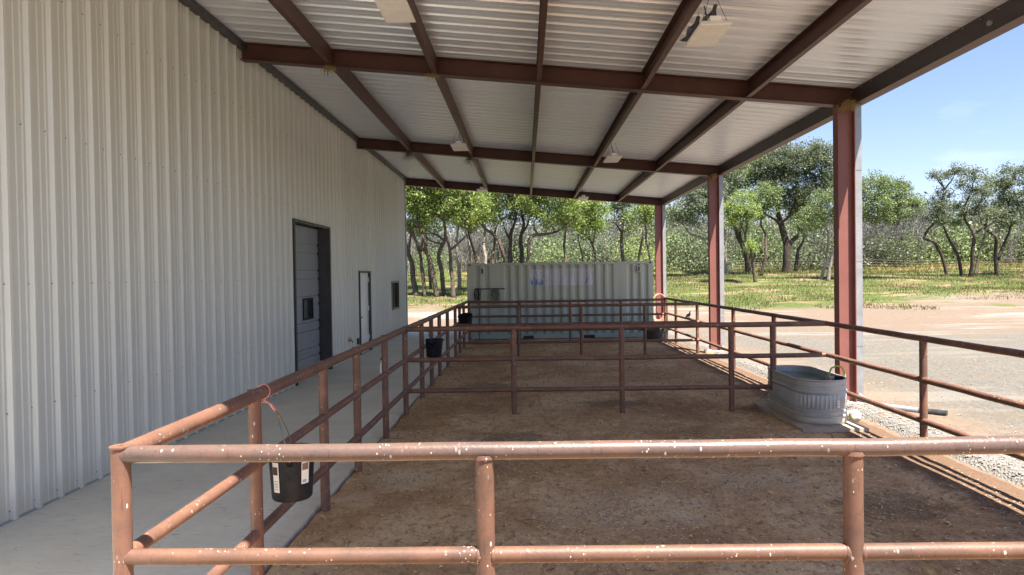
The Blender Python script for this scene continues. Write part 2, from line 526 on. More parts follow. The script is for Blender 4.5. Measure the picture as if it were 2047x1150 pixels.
t = NT('container_paint')
P = t.coord('Object')
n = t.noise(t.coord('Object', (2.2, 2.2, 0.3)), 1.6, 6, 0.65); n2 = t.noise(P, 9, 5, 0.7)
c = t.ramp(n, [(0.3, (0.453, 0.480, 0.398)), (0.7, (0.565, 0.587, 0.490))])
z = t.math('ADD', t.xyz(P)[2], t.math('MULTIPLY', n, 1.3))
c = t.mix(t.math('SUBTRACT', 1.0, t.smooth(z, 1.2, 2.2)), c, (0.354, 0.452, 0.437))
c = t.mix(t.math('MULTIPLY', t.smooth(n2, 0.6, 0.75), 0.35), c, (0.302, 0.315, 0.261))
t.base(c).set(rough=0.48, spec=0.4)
M['container'] = t.m
t = NT('decal_print')
P = t.coord('Object')
n = t.noise(t.coord('Object', (7, 1, 1.6)), 1.6, 5, 0.7)
c = t.ramp(n, [(0.35, (0.52, 0.53, 0.55)), (0.6, (0.66, 0.66, 0.67))])
tear = t.smooth(t.noise(t.coord('Object', (9, 1, 1.2)), 2.1, 4, .7), 0.66, 0.7)
c = t.mix(t.math('MULTIPLY', tear, .8), c, (0.12, 0.12, 0.13))
t.base(c).set(rough=0.5)
M['decal'] = t.m
t = NT('picture_print')
P = t.coord('Object')
n = t.noise(t.coord('Object', (10, 1, 2.5)), 2.0, 6, 0.75)
zz = t.xyz(P)[2]
c = t.ramp(n, [(0.38, (0.05, 0.06, 0.09)), (0.45, (0.6, 0.62, 0.68)), (0.62, (0.72, 0.74, 0.78))])
c = t.mix(t.math('SUBTRACT', 1.0, t.smooth(zz, 1.86, 1.99)), c, t.ramp(n, [(0.4, (0.06, 0.09, 0.15)), (0.5, (0.25, 0.42, 0.6)), (0.62, (0.6, 0.66, 0.74))]))
t.base(c).set(rough=0.5)
M['picture'] = t.m

def mat_leaf(name, a, b, c, trans=0.35):
    t = NT(name)
    r = t.island()
    col = t.ramp(r, [(0.0, a), (0.5, b), (1.0, c)])
    big = t.noise(t.pos(), 0.5, 2)
    col = t.mix(t.math('MULTIPLY', t.smooth(big, 0.4, 0.65), 0.4), col, b)
    t.base(col).set(rough=0.5, spec=0.35)
    tr = t.n.new('ShaderNodeBsdfTranslucent')
    t.l.new(col, tr.inputs['Color'])
    ms = t.n.new('ShaderNodeMixShader')
    ms.inputs[0].default_value = trans
    t.l.new(t.b.outputs[0], ms.inputs[1]); t.l.new(tr.outputs[0], ms.inputs[2])
    t.l.new(ms.outputs[0], t.out.inputs['Surface'])
    return t.m
M['leaf_bright'] = mat_leaf('leaf_bright', (0.157, 0.229, 0.058), (0.244, 0.328, 0.086), (0.348, 0.412, 0.125), 0.4)
M['leaf_mid'] = mat_leaf('leaf_mid', (0.104, 0.153, 0.058), (0.166, 0.229, 0.086), (0.244, 0.290, 0.125))
M['leaf_dark'] = mat_leaf('leaf_dark', (0.078, 0.107, 0.058), (0.130, 0.161, 0.092), (0.209, 0.229, 0.143))
M['leaf_grey'] = mat_leaf('leaf_grey', (0.119, 0.153, 0.090), (0.182, 0.221, 0.138), (0.265, 0.305, 0.207))
M['leaf_brush'] = mat_leaf('leaf_brush', (0.062, 0.072, 0.048), (0.085, 0.098, 0.066), (0.112, 0.122, 0.088))
M['grass_blade'] = mat_leaf('grass_blade', (0.074, 0.095, 0.028), (0.121, 0.135, 0.040), (0.231, 0.180, 0.085))
M['flower'] = mat_leaf('flower', (0.13, 0.14, 0.05), (0.22, 0.20, 0.075), (0.42, 0.30, 0.06))
M['twig'] = mat_leaf('bare_twig', (0.11, 0.10, 0.095), (0.16, 0.15, 0.145), (0.22, 0.21, 0.20), 0.0)
def mat_bark(name, a, b, lich=0.4):
    t = NT(name)
    n = t.noise(t.pos((1, 1, 0.35)), 9, 6, 0.7); n2 = t.noise(t.pos(), 5, 5, 0.7)
    c = t.ramp(n, [(0.3, a), (0.7, b)])
    c = t.mix(t.math('MULTIPLY', t.smooth(n2, 0.56, 0.68), lich), c, (0.30, 0.30, 0.25))
    t.base(c).set(rough=0.95, spec=0.1)
    t.bump(n, 0.9, 0.05)
    return t.m
M['bark'] = mat_bark('bark', (0.055, 0.042, 0.033), (0.15, 0.12, 0.095))
M['bark_pale'] = mat_bark('bark_pale', (0.17, 0.145, 0.12), (0.34, 0.30, 0.26), 0.5)
M['bark_dark'] = mat_bark('bark_dark', (0.035, 0.028, 0.024), (0.09, 0.072, 0.06), 0.2)

# ------------------------------------------------------------------ ground
def smooth01(v, a, b):
    x = min(1, max(0, (v - a) / (b - a)))
    return x * x * (3 - 2 * x)
def gz(x, y):
    ks = [(-1e5, 0), (27, 0), (30, 0.05), (38, 0.55), (50, 1.42), (60, 1.95), (75, 2.35), (90, 2.9), (140, 3.6), (1e5, 4)]
    for (a, za), (b, zb) in zip(ks, ks[1:]):
        if a <= y < b:
            z = za + (zb - za) * (y - a) / (b - a); break
    left = 1 - smooth01(x, 0, 8)
    z += left * (0.32 * smooth01(y, 31.5, 34.5) - 0.55 * smooth01(y, 38, 52))
    right = smooth01(x, 24, 36)
    z -= right * 0.38 * smooth01(y, 40, 56) * (1 - 0.5 * smooth01(y, 66, 85))
    k = smooth01(y, 27, 40) if y > 20 else 0
    z += k * 0.22 * noise.noise((x * 0.13, y * 0.2, 3.1)) + k * 0.07 * noise.noise((x * 0.7, y * 0.9, 1.7))
    z += 0.03 * noise.noise((x * 0.4, y * 0.4, 9.0)) * (1 if x > 5.5 or y > 27 or x < -8 else 0)
    return z - 0.035
xs = [-900, -500, -300, -180, -120, -90, -70] + list(np.arange(-55, 76, 0.9)) + [80, 95, 120, 160, 230, 350, 550, 900]
ys = [-600, -300, -150, -80, -50, -30, -18, -10, -4, 0, 3, 6, 10, 14, 18, 21, 24, 26] + list(np.arange(27.5, 95, 0.7)) + [98, 104, 112, 125, 150, 200, 300, 500, 900, 1600]
gv = [(x, y, gz(x, y)) for y in ys for x in xs]
nx = len(xs)
gf = [(j * nx + i, j * nx + i + 1, (j + 1) * nx + i + 1, (j + 1) * nx + i) for j in range(len(ys) - 1) for i in range(nx - 1)]
g = MB(); g.add(gv, gf)
go = g.build('ground', M['ground'], smooth=180)
tag(go, 'gravel yard, bare tan soil and rising grass around the shelter', None, None, 'structure')

# pen floor: loose trodden dirt
XL, XR, XW = -1.80, 4.42, -4.41
def dirt_z(x, y):
    z = 0.018 * noise.noise((x * 1.1, y * 1.1, 0)) + 0.026 * noise.noise((x * 4, y * 4, 5)) + 0.014 * noise.noise((x * 11, y * 11, 8))
    e = smooth01(x, 4.35, 4.8)
    return z * (1 - 0.72 * smooth01(x, 3.7, 4.1)) + 0.005 - 0.05 * e
PITS = [(random.uniform(-1.6, 3.7), random.uniform(3.6, 12), random.uniform(.05, .08)) for _ in range(260)]
def pit(x, y):
    z = 0
    for (a, b, r) in PITS:
        if abs(x - a) < r * 2 and abs(y - b) < r * 2:
            d = math.hypot(x - a, y - b) / r
            if d < 1: z -= .018 * (1 - d * d)
            elif d < 1.8: z += .006 * (1 - abs(d - 1.35) / .45)
    return z
dx = np.arange(-1.84, 4.90, 0.055)
dy = list(np.arange(2.2, 12, 0.055)) + list(np.arange(12, 23.2, 0.14))
dv = [(x, y, dirt_z(x, y) + (pit(x, y) if y < 12.2 else 0)) for y in dy for x in dx]
nx = len(dx)
df = [(j * nx + i, j * nx + i + 1, (j + 1) * nx + i + 1, (j + 1) * nx + i) for j in range(len(dy) - 1) for i in range(nx - 1)]
g = MB(); g.add(dv, df)
tag(g.build('dirt_floor', M['dirt'], smooth=180), 'brown trodden dirt floor of the pens', None, None, 'structure')

# clods, pebbles and straw lying on the dirt
def scatter_clods(n, x0, x1, y0, y1, s0, s1, zf):
    base = np.array([(1, 0, 0), (-.8, .2, 0), (0, 1, .1), (.1, -.9, 0), (0, 0, .8), (.1, 0, -.7)])
    tri = np.array([(0, 2, 4), (2, 1, 4), (1, 3, 4), (3, 0, 4), (2, 0, 5), (1, 2, 5), (3, 1, 5), (0, 3, 5)])
    out = []
    u = rng.uniform(size=n)
    yy = y0 + (y1 - y0) * u ** 1.6
    for i in range(n):
        x = rng.uniform(x0, x1); y = yy[i]
        s = s0 + (s1 - s0) * rng.uniform() ** 3
        a = rng.uniform(0, 6.28); ca, sa = math.cos(a), math.sin(a)
        B = base * rng.uniform(0.6, 1.2, (6, 3)) * s
        B = np.stack([B[:, 0] * ca - B[:, 1] * sa, B[:, 0] * sa + B[:, 1] * ca, B[:, 2] * .8], 1) + (x, y, zf(x, y) + s * 0.25)
        out.append(B[tri])
    return np.concatenate(out)
def mat_speck(name, a, b, c):
    t = NT(name)
    t.base(t.ramp(t.island(), [(0, a), (0.6, b), (1, c)])).set(rough=0.95, spec=0.1)
    return t.m
M['clod'] = mat_speck('clod', (0.249, 0.156, 0.085), (0.398, 0.258, 0.145), (0.564, 0.406, 0.241))
M['chaff'] = mat_speck('chaff', (0.499, 0.390, 0.281), (0.718, 0.593, 0.437), (0.900, 0.858, 0.702))
M['pebble'] = mat_speck('pebble', (0.19, 0.18, 0.165), (0.27, 0.26, 0.24), (0.38, 0.36, 0.335))
tag(link('dirt_clods', quads_mesh('dirt_clods', scatter_clods(14000, -1.8, 3.95, 3.4, 22, 0.004, 0.030, dirt_z), M['clod'], 3)), 'loose clods on the pen dirt', None, None, 'stuff')
n = 60000
u = rng.uniform(size=n)
C = np.stack([rng.uniform(-1.8, 4.4, n), 3.4 + 18 * u ** 1.7, np.zeros(n)], 1)
keep = np.array([noise.noise((p[0] * 0.9, p[1] * 0.9, 4.2)) + 0.35 * rng.uniform(-1, 1) > -0.05 for p in C])
C = C[keep]
C[:, 2] = [dirt_z(p[0], p[1]) + 0.006 for p in C]
n = len(C)
a = rng.uniform(0, 6.28, n)
d = np.stack([np.cos(a), np.sin(a), rng.uniform(-.25, .25, n)], 1) * (0.008 + 0.028 * rng.uniform(0, 1, n) ** 2)[:, None] * 0.5
s = np.stack([-np.sin(a), np.cos(a), rng.uniform(-.6, .6, n)], 1) * (rng.uniform(0.0009, 0.0022, n))[:, None]
tag(link('hay_chaff', quads_mesh('hay_chaff', np.stack([C - d - s, C + d - s, C + d + s, C - d + s], 1), M['chaff'])), 'bits of hay chaff on the pen dirt', None, None, 'stuff')

# concrete walkway along the barn
g = MB()
yy = list(np.arange(1.5, 26.9, 0.25))
for i, y in enumerate(yy):
    e = -1.885 + 0.02 * noise.noise((y * 1.3, 0, 0))
    g.v += [(XW - 0.4, y, 0.03), (e - .03, y, 0.03), (e, y, 0.018), (e + .012, y, -0.06)]
for i in range(len(yy) - 1):
    for k in range(3):
        g.f.append((i * 4 + k, i * 4 + k + 1, i * 4 + k + 5, i * 4 + k + 4))
tag(g.build('walkway', M['concrete'], smooth=30), 'pale concrete walkway between barn wall and pipe fence', None, None, 'structure')

# pale gravel strip along the columns
gx = np.arange(4.62, 5.62, 0.06); gy = np.arange(3.0, 26.5, 0.1)
def strip_z(x, y):
    c_ = 5.06 + 0.10 * noise.noise((0, y * 0.6, 2)); hw = 0.30 + 0.08 * noise.noise((3, y * 1.1, 0))
    return -0.06 + 0.10 * (1 - smooth01(abs(x - c_), hw * 0.6, hw * 1.25)) + 0.015 * noise.noise((x * 9, y * 9, 0))
g = MB(); nx = len(gx)
g.add([(x, y, strip_z(x, y)) for y in gy for x in gx], [(j * nx + i, j * nx + i + 1, (j + 1) * nx + i + 1, (j + 1) * nx + i) for j in range(len(gy) - 1) for i in range(nx - 1)])
tag(g.build('gravel_strip', M['gravel_white'], smooth=180), 'pale gravel strip along the foot of the columns', None, None, 'structure')
tag(link('gravel_pebbles', quads_mesh('gravel_pebbles', np.concatenate([
    scatter_clods(5000, 4.78, 5.36, 4.5, 20, 0.008, 0.03, lambda x, y: strip_z(x, y)),
    scatter_clods(7000, 5.3, 12, 6, 26, 0.006, 0.022, lambda x, y: -0.035)]), M['pebble'], 3)), 'loose pale pebbles on the gravel', None, None, 'stuff')

# ------------------------------------------------------------------ barn
BY1 = 26.10; PW = 0.9144; NP = 26; BY0 = BY1 - PW * NP
WALLTOP = 6.5
def rib_profile(pitch=0.3048, h=0.034, base=0.078, top=0.032, mh=0.006):
    """(distance along sheet, relief) over one pitch"""
    p = [(0, 0)]
    for c_ in (0.112, 0.196):
        p += [(c_ - 0.018, 0), (c_ - 0.009, mh), (c_ + 0.009, mh), (c_ + 0.018, 0)]
    p += [(pitch - base, 0), (pitch - base + (base - top) / 2, h), (pitch - (base - top) / 2, h)]
    return p
PROF = []
for k in range(3):
    PROF += [(a + 0.3048 * k, h) for a, h in rib_profile()]
PROF.append((PW, 0))
# openings in the wall: y0, y1, z0, z1
OPEN = [(13.40, 15.80, -1, 3.18), (18.66, 19.96, -1, 2.22), (23.16, 24.40, 1.06, 1.90)]
barn = empty('barn', (XW, BY1, 0))
tag(barn, 'light grey ribbed metal barn with overhead door, white walk door and small window', 'barn')
def bp(name, mb, m, smooth=None, parent=None):
    """a part of the barn, built in world coordinates"""
    o = mb.build(name, m, parent or barn, smooth)
    if parent is None: o.location = -Vector(barn.location)
    return o
plain = None
for k in range(NP):
    y0 = BY0 + k * PW
    hit = [o for o in OPEN if o[0] < y0 + PW and o[1] > y0]
    if not hit and plain:
        o = link('wall_panel', plain, barn, (0, y0 - BY1, 0)); continue
    cuts = set(a for a, _ in PROF)
    for op in hit:
        for e in op[:2]:
            if 0 < e - y0 < PW: cuts.add(e - y0)
    cuts = sorted(cuts)
    def rel(a):
        for (a0, h0), (a1, h1) in zip(PROF, PROF[1:]):
            if a0 <= a <= a1: return h0 + (h1 - h0) * (a - a0) / max(1e-9, a1 - a0)
        return 0
    g = MB()
    for a0, a1 in zip(cuts, cuts[1:]):
        am = y0 + (a0 + a1) / 2
        spans = [(0.035, WALLTOP)]
        for op in hit:
            if op[0] < am < op[1]:
                spans = ([(0.035, op[2])] if op[2] > 0.1 else []) + [(op[3], WALLTOP)]
        for z0, z1 in spans:
            b = len(g.v)
            g.v += [(rel(a0), a0, z0), (rel(a1), a1, z0), (rel(a1), a1, z1), (rel(a0), a0, z1)]
            g.f.append((b, b + 1, b + 2, b + 3))
    me = g.mesh('wall_panel', M['wall'])
    if not hit: plain = me
    link('wall_panel', me, barn, (0, y0 - BY1, 0))
# the rest of the barn body
g = MB(); g.box(XW - 14, XW - 0.02, BY0, BY0 + 0.05, 0, WALLTOP); g.box(XW - 14, XW - 0.02, BY1 - 0.05, BY1 - .002, 0, WALLTOP); g.box(XW - 14, XW - 13.95, BY0 + .051, BY1 - .051, 0, WALLTOP)
bp('wall', g, M['wall'])
g = MB()
g.add([(XW + .2, BY0 - .2, WALLTOP), (XW - 7, BY0 - .2, WALLTOP + 1.0), (XW - 14.2, BY0 - .2, WALLTOP), (XW + .2, BY1 + .2, WALLTOP), (XW - 7, BY1 + .2, WALLTOP + 1.0), (XW - 14.2, BY1 + .2, WALLTOP)],
      [(0, 1, 4, 3), (1, 2, 5, 4), (0, 2, 1), (3, 4, 5), (0, 3, 5, 2)])
bp('roof', g, M['roof'])
# corner trim and base angle
g = MB(); g.box(XW - 0.1, XW + 0.045, BY1 - 0.001, BY1 + 0.03, 0.03, 5.75); g.box(XW + 0.036, XW + 0.046, BY1 - .09, BY1 - .002, 0.03, 5.75)
bp('corner_trim', g, M['grey_steel'])
for y0, y1 in ((BY0, 13.36), (15.84, 18.62), (20.0, BY1)):
    g = MB(); g.box(XW - 0.02, XW + 0.012, y0, y1, 0.0305, 0.05)
    bp('base_trim', g, M['grey_steel'])
# screws in rows along the girts
g = MB()
for zz in (0.12, 0.95, 2.05, 3.45, 4.75):
    for k in range(NP * 3):
        y = BY0 + 0.3048 * k + 0.3048 - 0.09 - (0.05 if zz > 3 else 0) + 0.006 * math.sin(k * 3.1)
        if any(o[0] - .05 < y < o[1] + .05 and o[2] < zz < o[3] for o in OPEN): continue
        a = [(0.0075 * math.cos(q * 1.0472), 0.0075 * math.sin(q * 1.0472)) for q in range(6)]
        g.add([(XW + .001, y + p, zz + q) for p, q in a] + [(XW + .010, y + p * .8, zz + q * .8) for p, q in a], [(0, 1, 7, 6), (1, 2, 8, 7), (2, 3, 9, 8), (3, 4, 10, 9), (4, 5, 11, 10), (5, 0, 6, 11), (6, 7, 8, 9, 10, 11)])
o = bp('screws', g, simple('screw_grey', (0.2, 0.19, 0.18), .5)); o['kind'] = 'stuff'

# overhead door, set back in a dark reveal
D0, D1, DZ = 13.40, 15.80, 3.18
g = MB()
g.box(XW - 0.235, XW + 0.038, D0 - 0.03, D0 + .004, 0.031, DZ + .004); g.box(XW - 0.235, XW + 0.038, D1 - .004, D1 + 0.03, 0.031, DZ + .004)
g.box(XW - 0.235, XW + 0.045, D0 - 0.03, D1 + 0.03, DZ + .0045, DZ + 0.04)
g.box(XW + .0385, XW + .046, D0 - 0.05, D0 + .02, 0.031, DZ + .03); g.box(XW + .0385, XW + .046, D1 - .02, D1 + .05, 0.031, DZ + .03)
bp('door_reveal', g, M['dark_trim'])
t = NT('overhead_door_paint'); t.base(t.ramp(t.noise(t.coord('Object', (1, 1, .3)), 3, 5), [(0.3, (0.27, 0.285, 0.30)), (0.7, (0.33, 0.345, 0.36))])).set(rough=0.4)
M['ohdoor'] = t.m
od = bp('overhead_door', MB().box(XW - 0.30, XW - 0.282, D0, D1, 0.031, DZ), M['dark_trim'])
hts = []
while sum(hts) < DZ - .05: hts.append(.405 if len(hts) % 2 == 0 else .205)
kk = (DZ - .04) / sum(hts); z_ = .035; secz = []
for i, h_ in enumerate(hts):
    g = MB()
    z0 = z_; ht = h_ * kk - 0.009; z_ += h_ * kk; secz.append(z0)
    n_ = 8 if h_ > .3 else 4
    for q in range(n_):   # pressed ribs across each section
        a, b = z0 + ht * q / n_, z0 + ht * (q + 1) / n_
        e = 0.006 if q % 2 else 0.0
        g.box(XW - 0.281, XW - 0.232 + e, D0 + .006, D1 - .006, a, b - 0.0015 if q < n_ - 1 else b)
    o = g.build('door_section', M['ohdoor'], od)
    if i == 0: first = o
g = MB(); g.box(XW - .224, XW - .21, 14.62, 15.32, 1.20, 1.24); g.box(XW - .224, XW - .21, 14.62, 15.32, 1.62, 1.66); g.box(XW - .224, XW - .21, 14.62, 14.67, 1.2405, 1.6195); g.box(XW - .224, XW - .21, 15.27, 15.32, 1.2405, 1.6195)
g.build('window_frame', M['black_plastic'], od)
MB().box(XW - .2245, XW - .218, 14.6705, 15.2695, 1.2405, 1.6195).build('pane', M['black_glass'], od)
g = MB(); g.box(XW - .224, XW - .19, 13.52, 13.57, 1.12, 1.72)
g.build('door_handle', M['black_plastic'], od)
g = MB()
for z0 in secz[1:]:
    MB().box(XW - .2255, XW - .205, D1 - .07, D1 - .0065, z0 - .03, z0 + .03).build('hinge', M['black_steel'], od)
# rust coloured bracket at the door corner
bp('corner_bracket', MB().box(XW + .0465, XW + .06, D1 - .06, D1 + .02, DZ - .1, DZ - .005), M['brass'])

# walk door
W0, W1, WZ = 18.66, 19.96, 2.22
for a, b in ((W0 - .02, W0 + .035), (W1 - .035, W1 + .02)):
    bp('door_jamb', MB().box(XW - .14, XW + .04, a, b, .031, WZ), M['dark_trim'])
bp('door_head', MB().box(XW - .14, XW + .045, W0 - .02, W1 + .02, WZ + .0005, WZ + .045), M['brown_trim'])
wd = bp('walk_door', MB().box(XW - .075, XW - .035, W0 + .036, W1 - .036, .04, WZ - .005), M['white_paint'])
for z in (0.35, 1.15, 1.95):
    MB().box(XW - .0345, XW - .012, W1 - .10, W1 - .0355, z, z + .14).build('hinge', M['white_paint'], wd)
g = MB(); g.tube([(XW - .035, W0 + .14, 1.02), (XW + .015, W0 + .14, 1.02), (XW + .02, W0 + .26, 1.02)], 0.014, 8)
g.build('handle', M['brown_trim'], wd, 40)
bp('door_sill', MB().box(XW - .12, XW + .05, W0 + .036, W1 - .036, .0305, .0385), M['grey_steel'])
# window
w0, w1, z0, z1 = OPEN[2]
fr = bp('window', MB().box(XW - .12, XW - .1, w0 - .03, w1 + .03, z0 - .01, z1 + .01), M['dark_trim'])
for a, b in ((w0 - .03, w0 + .05), (w1 - .05, w1 + .03)):
    MB().box(XW - .0995, XW + .042, a, b, z0 - .01, z1 + .01).build('jamb', M['dark_trim'], fr)
MB().box(XW - .12, XW + .05, w0 - .03, w1 + .03, z1 + .011, z1 + .05).build('head', M['brown_trim'], fr)
MB().box(XW - .12, XW + .06, w0 - .03, w1 + .03, z0 - .05, z0 - .011).build('sill', M['brown_trim'], fr)
MB().box(XW - .045, XW - .035, w0 + .051, w1 - .051, z0 - .01, z1 + .01).build('pane', M['glass'], fr)
MB().box(XW - .0345, XW - .01, (w0 + w1) / 2 - .02, (w0 + w1) / 2 + .02, z0 - .01, z1 + .01).build('mullion', M['dark_trim'], fr)
# hose tap and outlet box
g = MB(); g.tube([(XW, 17.45, .52), (XW + .09, 17.45, .52), (XW + .12, 17.45, .47)], .016, 8); g.tube([(XW + .06, 17.45, .52), (XW + .06, 17.45, .58)], .009, 6); g.tube([(XW + .06, 17.39, .58), (XW + .06, 17.51, .58)], .012, 6)
bp('hose_tap', g, M['brass'], 40)
bp('outlet_box', MB().box(XW + .001, XW + .05, 18.34, 18.44, .34, .5), M['dark_trim'])

# ------------------------------------------------------------------ lean-to shelter
SL = -0.0966
YB = [3.45, 11.0, 18.55, 26.10]
def zb(x): return 5.479 + SL * (x - XW)      # underside of the rafters
XE = 5.05
lean = empty('lean_to_shelter', (5.0, 11.0, 0))
tag(lean, 'open lean-to shelter of red steel frame and ribbed metal roof on the barn side', 'shelter')
LO = Vector(lean.location)
def lp(name, mb, m, smooth=None):
    o = mb.build(name, m, lean, smooth); o.location = -LO; return o
RD = 0.27
ang = math.atan(SL)
def slope_box(g, x0, x1, y0, y1, d0, d1):
    """box that follows the roof slope, d measured up from the rafter underside"""
    g.add([(x0, y0, zb(x0) + d0), (x1, y0, zb(x1) + d0), (x1, y1, zb(x1) + d0), (x0, y1, zb(x0) + d0), (x0, y0, zb(x0) + d1), (x1, y0, zb(x1) + d1), (x1, y1, zb(x1) + d1), (x0, y1, zb(x0) + d1)],
          [(3, 2, 1, 0), (4, 5, 6, 7), (0, 1, 5, 4), (1, 2, 6, 5), (2, 3, 7, 6), (3, 0, 4, 7)])
for Y in YB:
    g = MB()
    a, b = XW + 0.05, XE - .005
    slope_box(g, a, b, Y - .085, Y + .085, 0, .012)
    slope_box(g, a, b, Y - .005, Y + .005, .0125, RD - .0125)
    slope_box(g, a, b, Y - .085, Y + .085, RD - .012, RD)
    lp('rafter', g, M['oxide'])
PX = [-2.92, -1.31, 0.29, 1.88, 3.48]
YR0, YR1 = 2.76, 26.22
for k, X in enumerate(PX):
    for i, (y0, y1) in enumerate(((YR0, YB[0] - .006), (YB[0] + .006, YB[1] - .006), (YB[1] + .006, YB[2] - .006), (YB[2] + .006, YB[3] - .006))):
        g = MB()
        b = zb(X) + 0.016
        # C section: web, bottom and top flange
        g.box(X - .004, X + .003, y0, y1, b + .0055, zb(X) + RD - .02)
        g.box(X - .07, X + .003, y0, y1, b, b + .005)
        g.box(X - .07, X + .003, y0, y1, zb(X) + RD - .0195, zb(X) + RD - .0135)
        g.box(X - .07, X - .066, y0, y1, b + .0055, b + .022)
        lp('purlin', g, M['oxide'])
# eave strut
for (y0, y1) in ((YR0, YB[0] - .006), (YB[0] + .006, YB[1] - .006), (YB[1] + .006, YB[2] - .006), (YB[2] + .006, YB[3] + .1)):
    g = MB(); b = 4.60
    g.box(XE, XE + .006, y0, y1, b + .0065, b + .235)
    lp('eave_strut', g, M['eave'])
    g = MB(); g.box(XE - .004, XE + .17, y0, y1, b, b + .006)
    g.box(XE + .164, XE + .17, y0, y1, b + .0065, b + .04)
    lp('eave_flange', g, M['oxide'])
    g = MB()
    y = y0 + .2
    while y < y1:
        g.tube([(XE, y, b + .205), (XE - .012, y, b + .205)], .007, 6); y += .305
    o = lp('eave_screws', g, M['grey_steel']); o['kind'] = 'stuff'
# round bolt seen on the eave strut
lp('eave_bolt', MB().tube([(XE, 7.75, 4.70), (XE - .03, 7.75, 4.70)], .028, 12), M['grey_steel'], 40)
# gutter on the outer edge
g = MB(); g.box(XE + .175, XE + .285, YR0, YR1, 4.69, 4.70); g.box(XE + .279, XE + .285, YR0, YR1, 4.7005, 4.80); g.box(XE + .175, XE + .18, YR0, YR1, 4.7005, 4.78)
lp('gutter', g, M['dark_trim'])
# roof sheets, ribs running down the slope
x0, x1 = XW - .03, XE + .20
npan = int(math.ceil((YR1 - YR0) / PW))
g = MB()
NSEG = 1
for (a, h) in PROF:
    for x in (x0, x1):
        g.v.append((x, a, zb(x) + RD + 0.004 + h))
for i in range(len(PROF) - 1):
    g.f.append((2 * i, 2 * i + 1, 2 * i + 3, 2 * i + 2))
rme = g.mesh('roof_panel', M['roof'])
for k in range(npan):
    o = link('roof_panel', rme, lean, (-LO.x, YR0 + k * PW - LO.y, 0))
# dark closure angle where roof meets wall
g = MB()
slope_box(g, XW - .01, XW + .13, YR0, YR1, RD - .09, RD + .001)
lp('wall_angle', g, M['dark_trim'])
# columns
for Y in YB:
    g = MB(); zt = 4.595
    x0, x1 = 4.80, 5.06
    g.box(x0, x0 + .012, Y - .09, Y + .09, -.05, zt); g.box(x1 - .012, x1, Y - .09, Y + .09, -.05, zt)
    g.box(x0 + .0125, x1 - .0125, Y - .006, Y + .006, -.05, zt)
    lp('column', g, M['column'])
    g = MB(); g.box(4.70, 5.12, Y - .2, Y + .2, -.05, 0.045)
    lp('column_footing', g, M['concrete'])
    g = MB(); g.box(x1 + .004, x1 + .115, Y - .05, Y + .05, .18, 4.72)
    o = lp('downspout', g, M['grey_steel'])
    g = MB(); g.tube([(x1 + .06, Y, .18), (x1 + .075, Y - .03, .10), (x1 + .16, Y - .12, .06)], .05, 10)
    g.build('elbow', M['grey_steel'], o, 50)
    for z in (.9, 2.2, 3.6):
        MB().box(x1 + .002, x1 + .118, Y - .053, Y - .0505, z, z + .035).build('strap', M['grey_steel'], o)

# ------------------------------------------------------------------ pipe fences
ZT, DZF = 1.29, 0.459
def fence(name_label, p0, p1, H, posts, tops='saddle', rt=.039, rl=.035, rp=.041, mats=('rust', 'rust', 'rust'), low_end=None, ground=-.06):
    """posts: distances along the run; rails between posts are separate welded lengths"""
    p0 = Vector(p0); p1 = Vector(p1)
    L = (p1 - p0).length; d = (p1 - p0) / L
    root = empty('pipe_fence', p0)
    tag(root, name_label, 'fence', 'welded pipe fences of the pens')
    mt, ml, mp_ = (M[k] for k in mats)
    def P(s, z): return d * s + Vector((0, 0, z))
    through = tops == 'cap'
    zs = [H, H - DZF, H - 2 * DZF]
    def seg(a, b, z, r, m):
        nseg = max(2, int((b - a) / .35))
        pts = [P(a + (b - a) * i / nseg, z + 0.006 * noise.noise((p0.x + a + i * .7, p0.y, z))) for i in range(nseg + 1)]
        MB().tube(pts, r, 16).build('rail', m, root, 40)
    if not through:
        seg(0, L, H, rt, mt)
    stops = sorted(posts)
    for zi, z in enumerate(zs):
        if zi == 0 and not through: continue
        r = rt if zi == 0 else rl
        m = mt if zi == 0 else ml
        ends = [0] + [s for s in stops if 0.05 < s < L - .05] + [L]
        for a, b in zip(ends, ends[1:]):
            if zi == 2 and low_end is not None and a >= low_end - .01: continue
            seg(a, b, z, r, m)
            if zi: # weld beads
                for e, sg in ((a, 1), (b, -1)):
                    if e in stops:
                        c = P(e + sg * (rp * .80), z)
                        MB().tube([c - d * .009 + Vector((0, 0, 0)), c - d * .003, c + d * .003, c + d * .009], [r + .001, r + .0055, r + .0055, r + .001], 14).build('weld', ml, root, 40)
    for s in stops:
        zt = H + rt * .72 if through else H - rt * .5
        lo = ground
        if low_end is not None and abs(s - low_end) < .01: lo = H - 2 * DZF - .05
        MB().tube([P(s, lo), P(s, (lo + zt) / 2), P(s, zt)], rp, 18).build('post', mp_, root, 40)
        if through:
            MB().tube([P(s, zt + .0005), P(s, zt + .008)], rp + .006, 18).build('post_cap', mt, root, 40)
        else:
            c = P(s, H - rt * .82)
            MB().tube([c - Vector((0, 0, .006)), c, c + Vector((0, 0, .016))], [rp + .001, rp + .007, rp + .004], 16).build('weld', mp_, root, 40)
    return root
crossx = [1.61, 3.21, 4.82]
WX = XR - XL
fence('near cross fence of sunlit rusty pipe with bird droppings, closest to the viewer', (XL, 3.084, 0), (XR, 3.084, 0), ZT, crossx, mats=('rust_top', 'rust_bright', 'rust_bright'))
fence('middle cross fence of brown pipe whose end passes over the stock tank', (XL, 10.47, 0), (XR, 10.47, 0), ZT, crossx + [5.43], low_end=5.43)
fence('third cross fence of brown pipe, just beyond the middle one', (XL, 18.0, 0), (XR, 18.0, 0), ZT, crossx)
